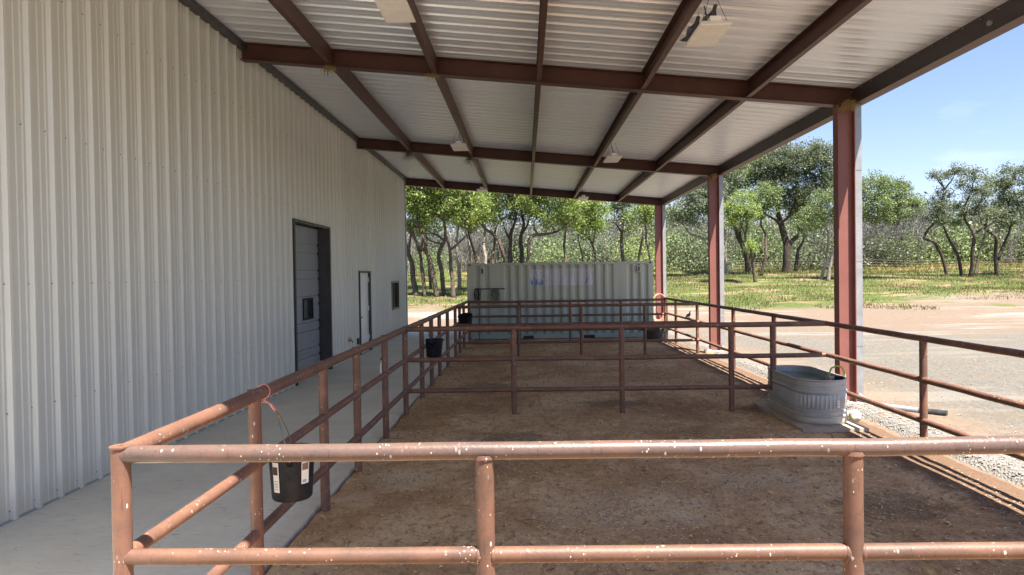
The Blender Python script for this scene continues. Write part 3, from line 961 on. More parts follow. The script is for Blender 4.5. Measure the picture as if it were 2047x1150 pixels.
fence('rear fence of dark pipe in front of the shipping container', (XL, 22.5, 0), (XR + .05, 22.5, 0), ZT - .04, crossx + [WX + .05])
LY = [3.084, 4.63, 6.21, 7.45, 8.95, 10.47, 12.14, 13.4, 14.67, 16.2, 18.0, 19.2, 20.5, 22.5]
fence('long pipe fence beside the concrete walkway, with buckets hung on it', (XL, LY[0], 0), (XL, LY[-1], 0), ZT, [y - LY[0] for y in LY], 'cap', rt=.042)
RY = [3.084, 5.5, 7.95, 12.68, 15.14, 18.3, 20.9, 22.5]
fence('long pipe fence on the sunny side beside the columns', (XR, RY[0], 0), (XR, RY[-1], 0), ZT, [y - RY[0] for y in RY], 'cap', rt=.036, rl=.034)

# ------------------------------------------------------------------ hanging lights
def make_light():
    r = empty('hanging_light')
    g = MB()
    w_, l_, h_ = .165, .35, .035
    vs = [(-w_, -l_, 0), (w_, -l_, 0), (w_, l_, 0), (-w_, l_, 0), (-w_ + .02, -l_ + .02, h_), (w_ - .02, -l_ + .02, h_), (w_ - .02, l_ - .02, h_), (-w_ + .02, l_ - .02, h_)]
    g.add(vs, [(3, 2, 1, 0), (4, 5, 6, 7), (0, 1, 5, 4), (1, 2, 6, 5), (2, 3, 7, 6), (3, 0, 4, 7)])
    g.build('housing', M['white_paint'], r)
    g = MB(); g.box(-w_ + .012, w_ - .012, -l_ + .012, l_ - .012, -.008, -.0005)
    g.build('lens', M['lens'], r)
    g = MB(); g.box(-.055, .055, -.33, .33, h_ + .0005, h_ + .05)
    g.build('driver_box', M['white_paint'], r)
    for sx in (-1, 1):
        for sy in (-1, 1):
            MB().tube([(sx * .13, sy * .28, h_), (sx * .03, sy * .22, .32)], .003, 5).build('cable', M['cable'], r)
    MB().tube([(0, .05, h_ + .05), (.02, .06, .18), (-.02, .05, .33)], .007, 6).build('power_cord', M['cable'], r, 60)
    return r
proto = make_light()
LL = [(-1.33, 7.5, 4.88, 'white flat panel light hung between the two nearest left purlins, cut by the top edge'),
      (1.95, 7.5, 4.55, 'white flat panel light nearest on the right with two pigeons perched on it'),
      (-1.35, 15.05, 4.80, 'white hanging light on the left just before the second rafter'),
      (1.88, 15.05, 4.49, 'white hanging light on the right just before the second rafter'),
      (-1.33, 22.7, 4.81, 'small far white hanging light on the left under the last rafter'),
      (1.88, 22.7, 4.50, 'small far white hanging light on the right under the last rafter')]
for i, (x, y, z, lab) in enumerate(LL):
    o = proto if i == 0 else copy_tree(proto)
    o.location = (x, y, z)
    tag(o, lab, 'light', 'hanging lights under the shelter roof')

# ------------------------------------------------------------------ birds
M['pigeon'] = simple('pigeon_feathers', (0.045, 0.05, 0.058), 0.55, var=0.5, scale=25)
M['pigeon_wing'] = simple('pigeon_wing', (0.10, 0.105, 0.115), 0.6, var=0.5, scale=18)
M['beak'] = simple('beak', (0.09, 0.08, 0.075), 0.5)
M['bird_leg'] = simple('bird_leg', (0.35, 0.10, 0.08), 0.6)
def bird(label, cat, name, loc, rz, s=1.0, pitch=0.0, group=None, headturn=0.0):
    r = empty(name, loc, rz)
    r.rotation_euler = (pitch, 0, rz)
    r.scale = (s, s, s)
    # spine along +Y (head) ; sections: y, z, half width, half height
    sec = [(-.165, .072, .012, .005), (-.12, .078, .030, .009), (-.085, .085, .040, .024), (-.045, .090, .054, .043), (0.0, .095, .060, .054), (.04, .105, .054, .054), (.066, .128, .040, .044), (.080, .155, .028, .032), (.088, .178, .024, .026), (.100, .196, .024, .024), (.114, .200, .017, .018), (.124, .197, .006, .008)]
    g = MB(); n_ = 14
    for (y, z, hw, hh) in sec:
        tw = max(0, (y - .066) / .06) * headturn
        for k in range(n_):
            a = 2 * math.pi * k / n_
            g.v.append((hw * math.cos(a) + tw * .03, y, z + hh * math.sin(a)))
    for i in range(len(sec) - 1):
        for k in range(n_):
            k2 = (k + 1) % n_
            g.f.append((i * n_ + k, i * n_ + k2, (i + 1) * n_ + k2, (i + 1) * n_ + k))
    g.f.append(tuple(range(n_ - 1, -1, -1))); g.f.append(tuple((len(sec) - 1) * n_ + k for k in range(n_)))
    g.build('body', M['pigeon'], r, 180)
    for sx in (-1, 1):
        g = MB()
        ws = [(.045, .110, .012, .022), (.02, .105, .016, .036), (-.03, .100, .014, .038), (-.08, .092, .010, .024), (-.13, .084, .006, .010), (-.155, .080, .003, .004)]
        for (y, z, hw, hh) in ws:
            xo = sx * (.052 - max(0, -y - .02) * .32)
            for k in range(10):
                a = 2 * math.pi * k / 10
                g.v.append((xo + hw * math.cos(a), y, z + hh * math.sin(a)))
        for i in range(len(ws) - 1):
            for k in range(10):
                k2 = (k + 1) % 10
                g.f.append((i * 10 + k, i * 10 + k2, (i + 1) * 10 + k2, (i + 1) * 10 + k))
        g.f.append(tuple(range(9, -1, -1))); g.f.append(tuple(50 + k for k in range(10)))
        g.build('wing', M['pigeon_wing'], r, 180)
    g = MB()
    for q in range(-2, 3):
        y0, y1 = -.11, -.215 - .006 * (2 - abs(q))
        x0, x1 = q * .008, q * .021
        z_ = .078 + .0012 * q
        g.add([(x0 - .009, y0, z_), (x0 + .009, y0, z_), (x1 + .010, y1, z_ - .012), (x1 - .010, y1, z_ - .012), (x0 - .009, y0, z_ + .003), (x0 + .009, y0, z_ + .003), (x1 + .010, y1, z_ - .010), (x1 - .010, y1, z_ - .010)],
              [(3, 2, 1, 0), (4, 5, 6, 7), (0, 1, 5, 4), (1, 2, 6, 5), (2, 3, 7, 6), (3, 0, 4, 7)])
    g.build('tail', M['pigeon'], r)
    tx = headturn * .029
    MB().tube([(tx, .118, .198), (tx, .134, .193), (tx, .147, .186)], [.007, .005, .0015], 8).build('beak', M['beak'], r, 60)
    g = MB()
    for sx in (-1, 1):
        g.lathe([(0.0005, -.004), (.003, -.003), (.004, 0), (.003, .003), (.0005, .004)], 8, (sx * .0225 + tx, .104, .203))
    g.build('eyes', M['brass'], r, 180)
    for sx in (-1, 1):
        g = MB(); g.tube([(sx * .022, -.005, .06), (sx * .022, .0, .02), (sx * .022, 0, .003)], .004, 6)
        for a in (-.5, 0, .5, 3.14):
            g.tube([(sx * .022, 0, .003), (sx * .022 + .028 * math.sin(a), .028 * math.cos(a), .003)], .003, 5)
        g.build('leg', M['bird_leg'], r, 60)
    tag(r, label, cat, group)
    return r
bird('dark grey pigeon crouched at the left edge of the panel light, tail fanned', 'pigeon', 'pigeon', (1.87, 7.76, 4.592), math.radians(197), 1.0, .06, 'pigeons on the hanging light')
bird('dark pigeon with raised neck beside the light driver box', 'pigeon', 'pigeon', (1.96, 7.40, 4.592), math.radians(205), .95, .14, 'pigeons on the hanging light')
bird('tiny dark bird perched on the far middle rail of the sunny side fence', 'bird', 'small_bird', (XR, 19.2, ZT - DZF + .034), math.radians(-60), .75, .3)

# ------------------------------------------------------------------ straw tufts on the beams
def straw(loc, n_, L, m, label, spread=.08, group='nest straw caught on the beams'):
    g = MB()
    for i in range(n_):
        a = random.uniform(0, 6.28); r0 = random.uniform(0, spread)
        p = Vector((r0 * math.cos(a), r0 * math.sin(a) * .6, random.uniform(-.03, .03)))
        dv_ = Vector((random.uniform(-1, 1), random.uniform(-.7, .7), random.uniform(-1.4, .25))).normalized()
        l = L * random.uniform(.25, 1)
        mid = p + dv_ * l * .5
        end = mid + (dv_ + Vector((0, 0, -.9))).normalized() * l * .5
        g.tube([p, mid, end], random.uniform(.0012, .0028), 4)
    o = g.build('nest_straw', m); o.location = loc
    tag(o, label, 'nest', group)
    return o
straw((-2.98, 10.9, zb(-2.98) - .01), 110, .16, M['straw'], 'tan straw tuft under the nearest rafter at the leftmost purlin')
straw((-1.38, 10.9, zb(-1.38) - .01), 60, .12, M['straw'], 'small tan straw tuft under the nearest rafter at the second purlin')
o = straw((-2.98, 18.45, zb(-2.98) - .01), 120, .26, M['green_straw'], 'dark green straw tuft with a long trailing strand under the second rafter')
straw((-1.40, 18.45, zb(-1.4) - .01), 110, .28, M['green_straw'], 'dark green straw tuft beside the left hanging light')
straw((4.95, 10.86, 4.615), 260, .16, M['straw'], 'thick tan straw nest on top of the nearest column', .10)
straw((4.93, 18.42, 4.605), 120, .14, M['straw'], 'tan straw nest on top of the second column', .08)

# ------------------------------------------------------------------ buckets and tub
def bucket(label, loc, rz, rt=.155, rb=.135, h=.34, bail=None, tilt=(0, 0), flat=None, stickers=False, group='black feed buckets on the walkway fence'):
    r = empty('feed_bucket', loc)
    r.rotation_euler = (tilt[0], tilt[1], rz)
    g = MB()
    g.lathe([(0.001, 0), (rb * .93, 0), (rb, .012), (rb + (rt - rb) * .8, h * .8), (rt, h - .03), (rt + .012, h - .028), (rt + .014, h - .004), (rt + .006, h), (rt - .004, h - .004), (rt - .010, h - .04), (rb - .008, .02), (0.001, .016)], 36, flat=flat)
    g.build('pail', M['black_plastic'], r, 40)
    for sy in (-1, 1):
        MB().box(-.02, .02, sy * (rt + .004) - .006, sy * (rt + .004) + .012 * sy + .006, h - .09, h - .0285).build('bail_lug', M['black_plastic'], r)
    if bail:
        ax, az = bail
        pts = []
        for i in range(15):
            a = math.pi * i / 14
            y = -math.cos(a) * (rt + .012)
            k = math.sin(a)
            pts.append((ax * k, y * (1 - .55 * k ** 3), h - .06 + (az + .06) * k ** .8))
        MB().tube(pts, .0035, 6).build('bail', M['wire'], r, 60)
    if stickers:
        def patch(name, a0, a1, z0_, z1_, m, off=.0035, n_=6):
            g = MB()
            for i in range(n_ + 1):
                a = a0 + (a1 - a0) * i / n_
                for z in (z0_, z1_):
                    rr = rb + (rt - rb) * z / h + off
                    g.v.append((rr * math.cos(a), rr * math.sin(a), z))
            for i in range(n_):
                g.f.append((2 * i, 2 * i + 2, 2 * i + 3, 2 * i + 1))
            return g.build(name, m, r)
        A = -math.pi / 2 - rz          # angle that faces the viewer
        l1 = patch('label', A - .62, A - .28, .07, .275, M['paper'])
        patch('torn_patch', A - .60, A - .33, .19, .245, M['paper_dark'], .005)
        for q in range(4):
            patch('print_line', A - .55, A - .34, .09 + q * .018, .095 + q * .018, M['paper_blue'], .005)
        patch('label', A + .75, A + 1.15, .12, .27, M['paper'])
        patch('torn_patch', A + .78, A + 1.1, .215, .262, M['wood'], .005)
        patch('print_line', A + .8, A + 1.0, .13, .15, M['paper_blue'], .005)
    tag(r, label, 'bucket', group)
    return r
bucket('black feed bucket with torn white labels hung by pink twine, nearest on the fence', (-1.635, 4.85, .545), .25, bail=(-.09, .26), stickers=True)
# pink twine and clip that hold the near bucket
g = MB()
c0 = Vector((XL, 4.78, ZT))
ring = [c0 + Vector((.048 * math.cos(a), 0.01 * a, .048 * math.sin(a))) for a in np.linspace(2.6, -1.5, 14)]
g.tube(ring + [Vector((-1.75, 4.82, 1.19)), Vector((-1.73, 4.84, 1.15))], .0042, 7)
g.tube([Vector((-1.77, 4.80, 1.21)), Vector((-1.79, 4.79, 1.22)), Vector((-1.83, 4.78, 1.215))], .0045, 6)
g.tube([Vector((-1.762, 4.81, 1.205)), Vector((-1.738, 4.83, 1.155))], .010, 8)
o = g.build('twine', M['pink'], smooth=60)
tag(o, 'pink twine tied over the top rail holding the near bucket', 'twine')
g = MB(); g.tube([(-1.738, 4.83, 1.155), (-1.725, 4.84, 1.135), (-1.715, 4.845, 1.115), (-1.713, 4.85, 1.10)], .007, 7)
tag(g.build('snap_clip', M['brass'], smooth=60), 'small brass snap clip between pink twine and bucket bail', 'clip')
bucket('black flat-backed bucket hooked on the walkway fence just past the middle cross fence', (-1.60, 12.2, .68), 0, rt=.165, rb=.13, h=.31, flat=.13, bail=(-.10, .13))
bucket('black bucket tilted on its side rail near the container corner', (-1.58, 18.75, .78), .2, rt=.19, rb=.15, h=.28, tilt=(.28, -.15))
tub = empty('rubber_tub', (4.02, 21.95, 0.0))
tag(tub, 'wide black rubber tub on the dirt below the hose column', 'tub')
g = MB(); g.lathe([(0.001, 0), (.33, 0), (.345, .02), (.375, .31), (.40, .315), (.402, .345), (.388, .35), (.365, .335), (.335, .03), (.001, .025)], 40)
g.build('pail', M['dusty_rubber'], tub, 40)
for sx in (-1, 1):
    MB().tube([(sx * .40, -.08, .33), (sx * .44, -.05, .325), (sx * .44, .05, .325), (sx * .40, .08, .33)], .014, 7).build('handle', M['dusty_rubber'], tub, 60)

# spray bottle hanging on the walkway side
sb = empty('spray_bottle', (-1.875, 9.2, .80))
tag(sb, 'white spray bottle with black trigger hanging on the walkway fence', 'bottle')
MB().lathe([(.001, 0), (.036, 0), (.04, .01), (.04, .12), (.03, .15), (.014, .17), (.014, .185), (.001, .185)], 18).build('bottle', M['white_paint'], sb, 40)
g = MB(); g.box(-.03, .06, -.014, .014, .186, .215); g.box(.02, .03, -.008, .008, .14, .1855)
g.build('trigger_head', M['black_plastic'], sb)
MB().tube([(0, 0, .215), (.01, 0, .38), (.05, 0, .485)], .003, 5).build('cord', M['cable'], sb)

# ------------------------------------------------------------------ stock tank
tank = empty('stock_tank', (3.95, 10.10, 0.05))
tag(tank, 'oval galvanised stock tank full of green water beside the nearest column', 'water trough')
Lh, Rr, TH = .47, .335, .57      # straight half length, end radius, height
def stadium(n_, off):
    pts = []
    per = 4 * Lh + 2 * math.pi * Rr
    for i in range(n_):
        s = per * i / n_
        if s < 2 * Lh: p = (Rr, -Lh + s); nn = (1, 0)
        elif s < 2 * Lh + math.pi * Rr:
            a = (s - 2 * Lh) / Rr; nn = (math.cos(a), math.sin(a)); p = (Rr * nn[0], Lh + Rr * nn[1])
        elif s < 4 * Lh + math.pi * Rr:
            p = (-Rr, Lh - (s - 2 * Lh - math.pi * Rr)); nn = (-1, 0)
        else:
            a = math.pi + (s - 4 * Lh - math.pi * Rr) / Rr; nn = (math.cos(a), math.sin(a)); p = (Rr * nn[0], -Lh + Rr * nn[1])
        o_ = off(i, s / per) if callable(off) else off
        pts.append((p[0] + nn[0] * o_, p[1] + nn[1] * o_))
    return pts
N_ = 300
def flute(k): return lambda i, s: k * (0.5 + 0.5 * math.sin(i * 2 * math.pi / 4)) - .004
rows = [(0, .004), (.012, .010), (.05, .008), (.085, .0), (.09, .014), (.105, .016), (.118, .0), (.15, .0), (.155, .013), (.17, .013), (.178, -.004), (.195, flute(0)), (.205, flute(.014)), (.37, flute(.014)), (.38, flute(0)), (.392, 0.0), (.41, .016), (.425, .016), (.44, .002), (.49, .003), (.495, .010), (.505, .010), (.51, .004), (.555, .004), (.562, .014), (.574, .018), (.582, .012), (.582, -.002), (.572, -.010), (.5, -.012), (.05, -.012)]
g = MB()
for z, off in rows:
    g.v += [(x, y, z) for x, y in stadium(N_, off)]
for j in range(len(rows) - 1):
    for i in range(N_):
        i2 = (i + 1) % N_
        g.f.append((j * N_ + i, j * N_ + i2, (j + 1) * N_ + i2, (j + 1) * N_ + i))
g.build('shell', M['galv'], tank, 35)
g = MB(); g.v += [(x, y, .495) for x, y in stadium(N_, -.013)]; g.f.append(tuple(range(N_)))
g.build('water', M['water'], tank)
g = MB(); g.v += [(x, y, .02) for x, y in stadium(N_, -.006)]; g.f.append(tuple(range(N_)))
g.build('bottom', M['galv'], tank)
# paper tag and smudge on the end
def tank_patch(name, a0, a1, z0_, z1_, m, off):
    g = MB(); n_ = 5
    for i in range(n_ + 1):
        a = a0 + (a1 - a0) * i / n_
        for z in (z0_, z1_): g.v.append(((Rr + off) * math.cos(a), -Lh + (Rr + off) * math.sin(a), z))
    for i in range(n_): g.f.append((2 * i, 2 * i + 2, 2 * i + 3, 2 * i + 1))
    return g.build(name, m, tank)
tank_patch('tag', 5.02, 5.15, .22, .315, M['paper'], .013)
tank_patch('print_line', 5.05, 5.10, .28, .29, M['wood'], .0145)
tank_patch('print_line', 5.04, 5.12, .25, .256, M['wood'], .0145)
g = MB(); g.box(.14, .24, -.50, -.36, .515, .575); g.build('float_valve', simple('float_pink', (0.45, 0.33, 0.28), 0.6), tank)
g = MB(); g.box(.20, .285, -.58, -.505, .49, .60); g.tube([(.24, -.5, .54), (.2, -.42, .53)], .012, 6); g.build('valve_bracket', M['black_plastic'], tank)
g = MB()
pts = [(4.12, 9.69, .60), (4.12, 9.68, .68), (4.14, 9.67, .74), (4.19, 9.64, .775), (4.25, 9.62, .765), (4.285, 9.60, .70), (4.29, 9.60, .58), (4.30, 9.62, .35), (4.33, 9.66, .1), (4.40, 9.75, .03)]
tag(g.tube(pts, .012, 8).build('hose', M['green_hose'], smooth=60), 'lime green hose looped over the rim of the stock tank', 'hose')
g = MB(); g.box(3.52, 4.36, 9.08, 11.05, -.06, .045)
tag(g.build('concrete_pad', simple('dusty_concrete', (0.40, 0.33, 0.255), .9, var=.25, scale=5)), 'concrete pad under the stock tank', 'pad')

def rock(name, loc, s, label, m, cat='stone', group=None, seed=0):
    bm = bmesh.new()
    bmesh.ops.create_icosphere(bm, subdivisions=3, radius=1)
    for v in bm.verts:
        k = 1 + .35 * noise.noise(v.co * 1.3 + Vector((seed, 0, 0))) + .12 * noise.noise(v.co * 4 + Vector((0, seed, 0)))
        v.co = Vector((v.co.x * s[0] * k, v.co.y * s[1] * k, v.co.z * s[2] * k))
    me = bpy.data.meshes.new(name); bm.to_mesh(me); bm.free()
    me.materials.append(m)
    me.polygons.foreach_set('use_smooth', [True] * len(me.polygons))
    o = link(name, me, None, loc)
    tag(o, label, cat, group)
    return o
rock('stone', (4.50, 9.78, .06), (.075, .075, .085), 'pale lumpy stone between the stock tank and the column', M['stone'], seed=1)
rock('stone', (4.62, 10.1, .03), (.12, .07, .05), 'flat pale stone at the foot of the nearest column', M['stone'], seed=5)
rock('stone', (4.55, 17.7, .05), (.12, .1, .08), 'orange brown stone left of the second column', simple('orange_stone', (0.30, 0.19, 0.10), .9), seed=9)
rock('stone', (4.66, 18.05, .05), (.10, .1, .08), 'grey stone touching the second column', simple('grey_stone', (0.25, 0.26, 0.26), .9), seed=13)
rock('stone', (-5.45, 33.0, .07), (.22, .18, .16), 'tan stone lying at the barn corner on the yard', simple('tan_stone', (0.42, 0.27, 0.15), .9), seed=17)
rock('stone', (-4.95, 32.4, .03), (.12, .1, .07), 'small tan stone on the yard near the barn corner', simple('tan_stone2', (0.40, 0.28, 0.18), .9), seed=21)
# corrugated drain pipe leading off from the downspout
dp = empty('drain_pipe', (5.2, 10.9, 0))
tag(dp, 'grey drain pipe with black corrugated end lying on the gravel', 'pipe')
MB().tube([(0.0, 0, .03), (.25, -.16, .0), (.55, -.42, -.01)], .045, 14).build('pipe', M['grey_steel'], dp, 60)
pts, rs = [], []
for i in range(50):
    s = i / 49
    pts.append((.56 + .26 * s, -.43 - .24 * s, -.01)); rs.append(.042 + (.010 if i % 2 else -.003))
MB().tube(pts, rs, 14).build('corrugated_end', M['dusty_rubber'], dp)

# ------------------------------------------------------------------ shipping container
CX0, CX1, CY, CZ0, CZ1 = -1.90, 4.16, 23.08, -0.03, 2.50
cont = empty('shipping_container', (CX0, CY, 0))
tag(cont, 'weathered grey green shipping container with corrugated side and faded sign', 'container')
def cp(name, mb, m, smooth=None):
    return mb.build(name, m, cont, smooth)
LX = CX1 - CX0; HZ = CZ1
prof = [(0.15, 0.0)]
x = 0.15
def corr(x, n_, pitch=.278):
    out = []
    for i in range(n_):
        out += [(x + pitch * .22, .0), (x + pitch * .22 + .068, .062), (x + pitch * .72, .062), (x + pitch * .72 + .068, .0)]
        x += pitch
    return out, x
# relief is depth behind the outer face
o1, x = corr(x, 2, .30); prof += o1
prof.append((x + .38, 0)); x += .40
o2, x = corr(x, 13, .28); prof += o2
prof.append((x + .33, 0)); x += .36
left = LX - .15 - x
nrem = max(1, int(round(left / .30)))
o3, x = corr(x, nrem, left / nrem); prof += o3
prof[-1] = (min(prof[-1][0], LX - .16), 0)
prof.append((LX - .15, 0))
def crelief(a):
    for (a0, h0), (a1, h1) in zip(prof, prof[1:]):
        if a0 <= a <= a1: return h0 + (h1 - h0) * (a - a0) / max(1e-9, a1 - a0)
    return 0
g = MB()
for a, h in prof: g.v += [(a, .012 + h, .17), (a, .012 + h, HZ - .085)]
for i in range(len(prof) - 1): g.f.append((2 * i, 2 * i + 2, 2 * i + 3, 2 * i + 1))
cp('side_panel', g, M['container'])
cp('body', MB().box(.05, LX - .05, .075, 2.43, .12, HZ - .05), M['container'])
for a in (0, LX - .149):
    g = MB(); g.box(a, a + .149, 0, .16, .135, HZ - .12); g.box(a, a + .149, 2.27, 2.43, .135, HZ - .12)
    cp('corner_post', g, M['container'])
g = MB(); g.box(.18, LX - .18, .002, .059, HZ - .0845, HZ - .02); cp('top_rail', g, M['container'])
# scalloped edge of the corrugated top
g = MB()
xx = .2
while xx < LX - .3:
    g.box(xx, xx + .13, .0, .9, HZ - .0195, HZ + .006); xx += .235
cp('roof_ribs', g, M['container'])
g = MB()
px0, px1 = .30 * LX, .355 * LX; px2, px3 = .625 * LX, .685 * LX
for a, b in ((.18, px0), (px1, px2), (px3, LX - .18)): g.box(a, b, .004, .0585, .02, .1695)
g.box(px0 + .001, px1 - .001, .004, .0585, .115, .169); g.box(px2 + .001, px3 - .001, .004, .0585, .115, .169)
cp('bottom_rail', g, M['container'])
for a, b in ((px0, px1), (px2, px3)):
    cp('forklift_pocket', MB().box(a + .002, b - .002, .03, .058, .015, .1145), M['black_steel'])
for a in (0, LX - .178):
    for z in (-.005, HZ - .118):
        o = cp('corner_casting', MB().box(a - .002, a + .18, -.004, .165, z, z + .122), M['container'])
        MB().tube([(a + .09, -.0055, z + .035), (a + .09, -.0055, z + .085)], .028, 10).build('casting_hole', M['black_steel'], o)
for a in (.50, LX - .47):
    g = MB(); g.box(a - .05, a + .05, -.035, .011, HZ - .36, HZ - .16)
    o = cp('vent', g, M['container'])
    MB().box(a - .03, a + .03, -.038, -.0355, HZ - .335, HZ - .185).build('vent_slot', M['dusty_rubber'], o)
# faded sign stuck over the corrugation
def strip(name, a0, a1, z0_, z1_, m, off):
    cuts = sorted({a0, a1} | {a for a, _ in prof if a0 < a < a1})
    g = MB()
    for a in cuts: g.v += [(a, .012 + crelief(a) - off, z0_), (a, .012 + crelief(a) - off, z1_)]
    for i in range(len(cuts) - 1): g.f.append((2 * i, 2 * i + 2, 2 * i + 3, 2 * i + 1))
    return cp(name, g, m)
dz0, dz1 = 1.735, 2.285
strip('sign', 2.04, 4.12, dz0, dz1, M['decal'], .003)
strip('sign_picture', 2.06, 2.50, dz0 + .02, dz1 - .02, M['picture'], .005)
g = MB(); y_ = -.006 + .012
g.add([(3.86, y_, 1.84), (3.90, y_, 1.84), (3.97, y_, 1.97), (3.93, y_, 1.97)], [(0, 1, 2, 3)]); g.add([(3.83, y_, 1.78), (3.88, y_, 1.78), (3.90, y_, 1.82), (3.85, y_, 1.81)], [(0, 1, 2, 3)])
cp('sign_mark', g, simple('blue_print', (0.10, 0.20, 0.42), .5))
# hanging bar with ropes
rack = empty('hanging_bar', (CX0 + .25, CY, 0))
tag(rack, 'black horizontal bar with a thin post against the container side', 'bar')
MB().tube([(0, -.06, 1.66), (.98, -.06, 1.66)], .018, 8).build('bar', M['black_steel'], rack, 40)
MB().tube([(.135, -.06, -.02), (.135, -.06, 1.642)], .012, 8).build('post', M['black_steel'], rack, 40)
for a in (.05, .93):
    MB().tube([(a, -.05, 1.66), (a, .012, 1.66)], .010, 6).build('bracket', M['black_steel'], rack)
def ropes(loc, n_, L, wd, m, label, name='rope_halter'):
    g = MB()
    for i in range(n_):
        ox = random.uniform(-wd, wd); l = L * random.uniform(.6, 1); w2 = random.uniform(.02, wd + .03)
        pts = []
        for k in range(13):
            a = 2 * math.pi * k / 12
            pts.append((ox + w2 * math.sin(a) + .01 * random.uniform(-1, 1), -.025 + .02 * math.cos(a) + random.uniform(-.01, .01), -l / 2 + l / 2 * math.cos(a) + .02))
        g.tube(pts, .009, 5)
    o = g.build(name, m, smooth=60); o.location = loc
    tag(o, label, 'rope')
ropes((CX0 + .33, CY - .06, 1.66), 7, .46, .05, M['black_rope'], 'black rope halter hung at the left end of the bar on the container')
ropes((CX0 + .92, CY - .06, 1.66), 10, .62, .08, M['rope'], 'green grey tangle of halter ropes hung at the right end of the bar')

# salmon hose coiled on the last column
g = MB()
hc = Vector((4.78, 25.92, 0))
for k in range(5):
    pts = []
    for i in range(25):
        a = 2 * math.pi * i / 24
        pts.append((hc.x + .06 + (.24 + .012 * k) * math.sin(a) + .01 * k, hc.y - .03 - .022 * k, .86 + .03 * k * 0 - (.48 + .02 * k) * math.cos(a) * -1 - .02 * k))
    g.tube(pts, .016, 7, cap=False)
tag(g.build('garden_hose', M['salmon_hose'], smooth=60), 'salmon coloured garden hose coiled on the last column by the container', 'hose')

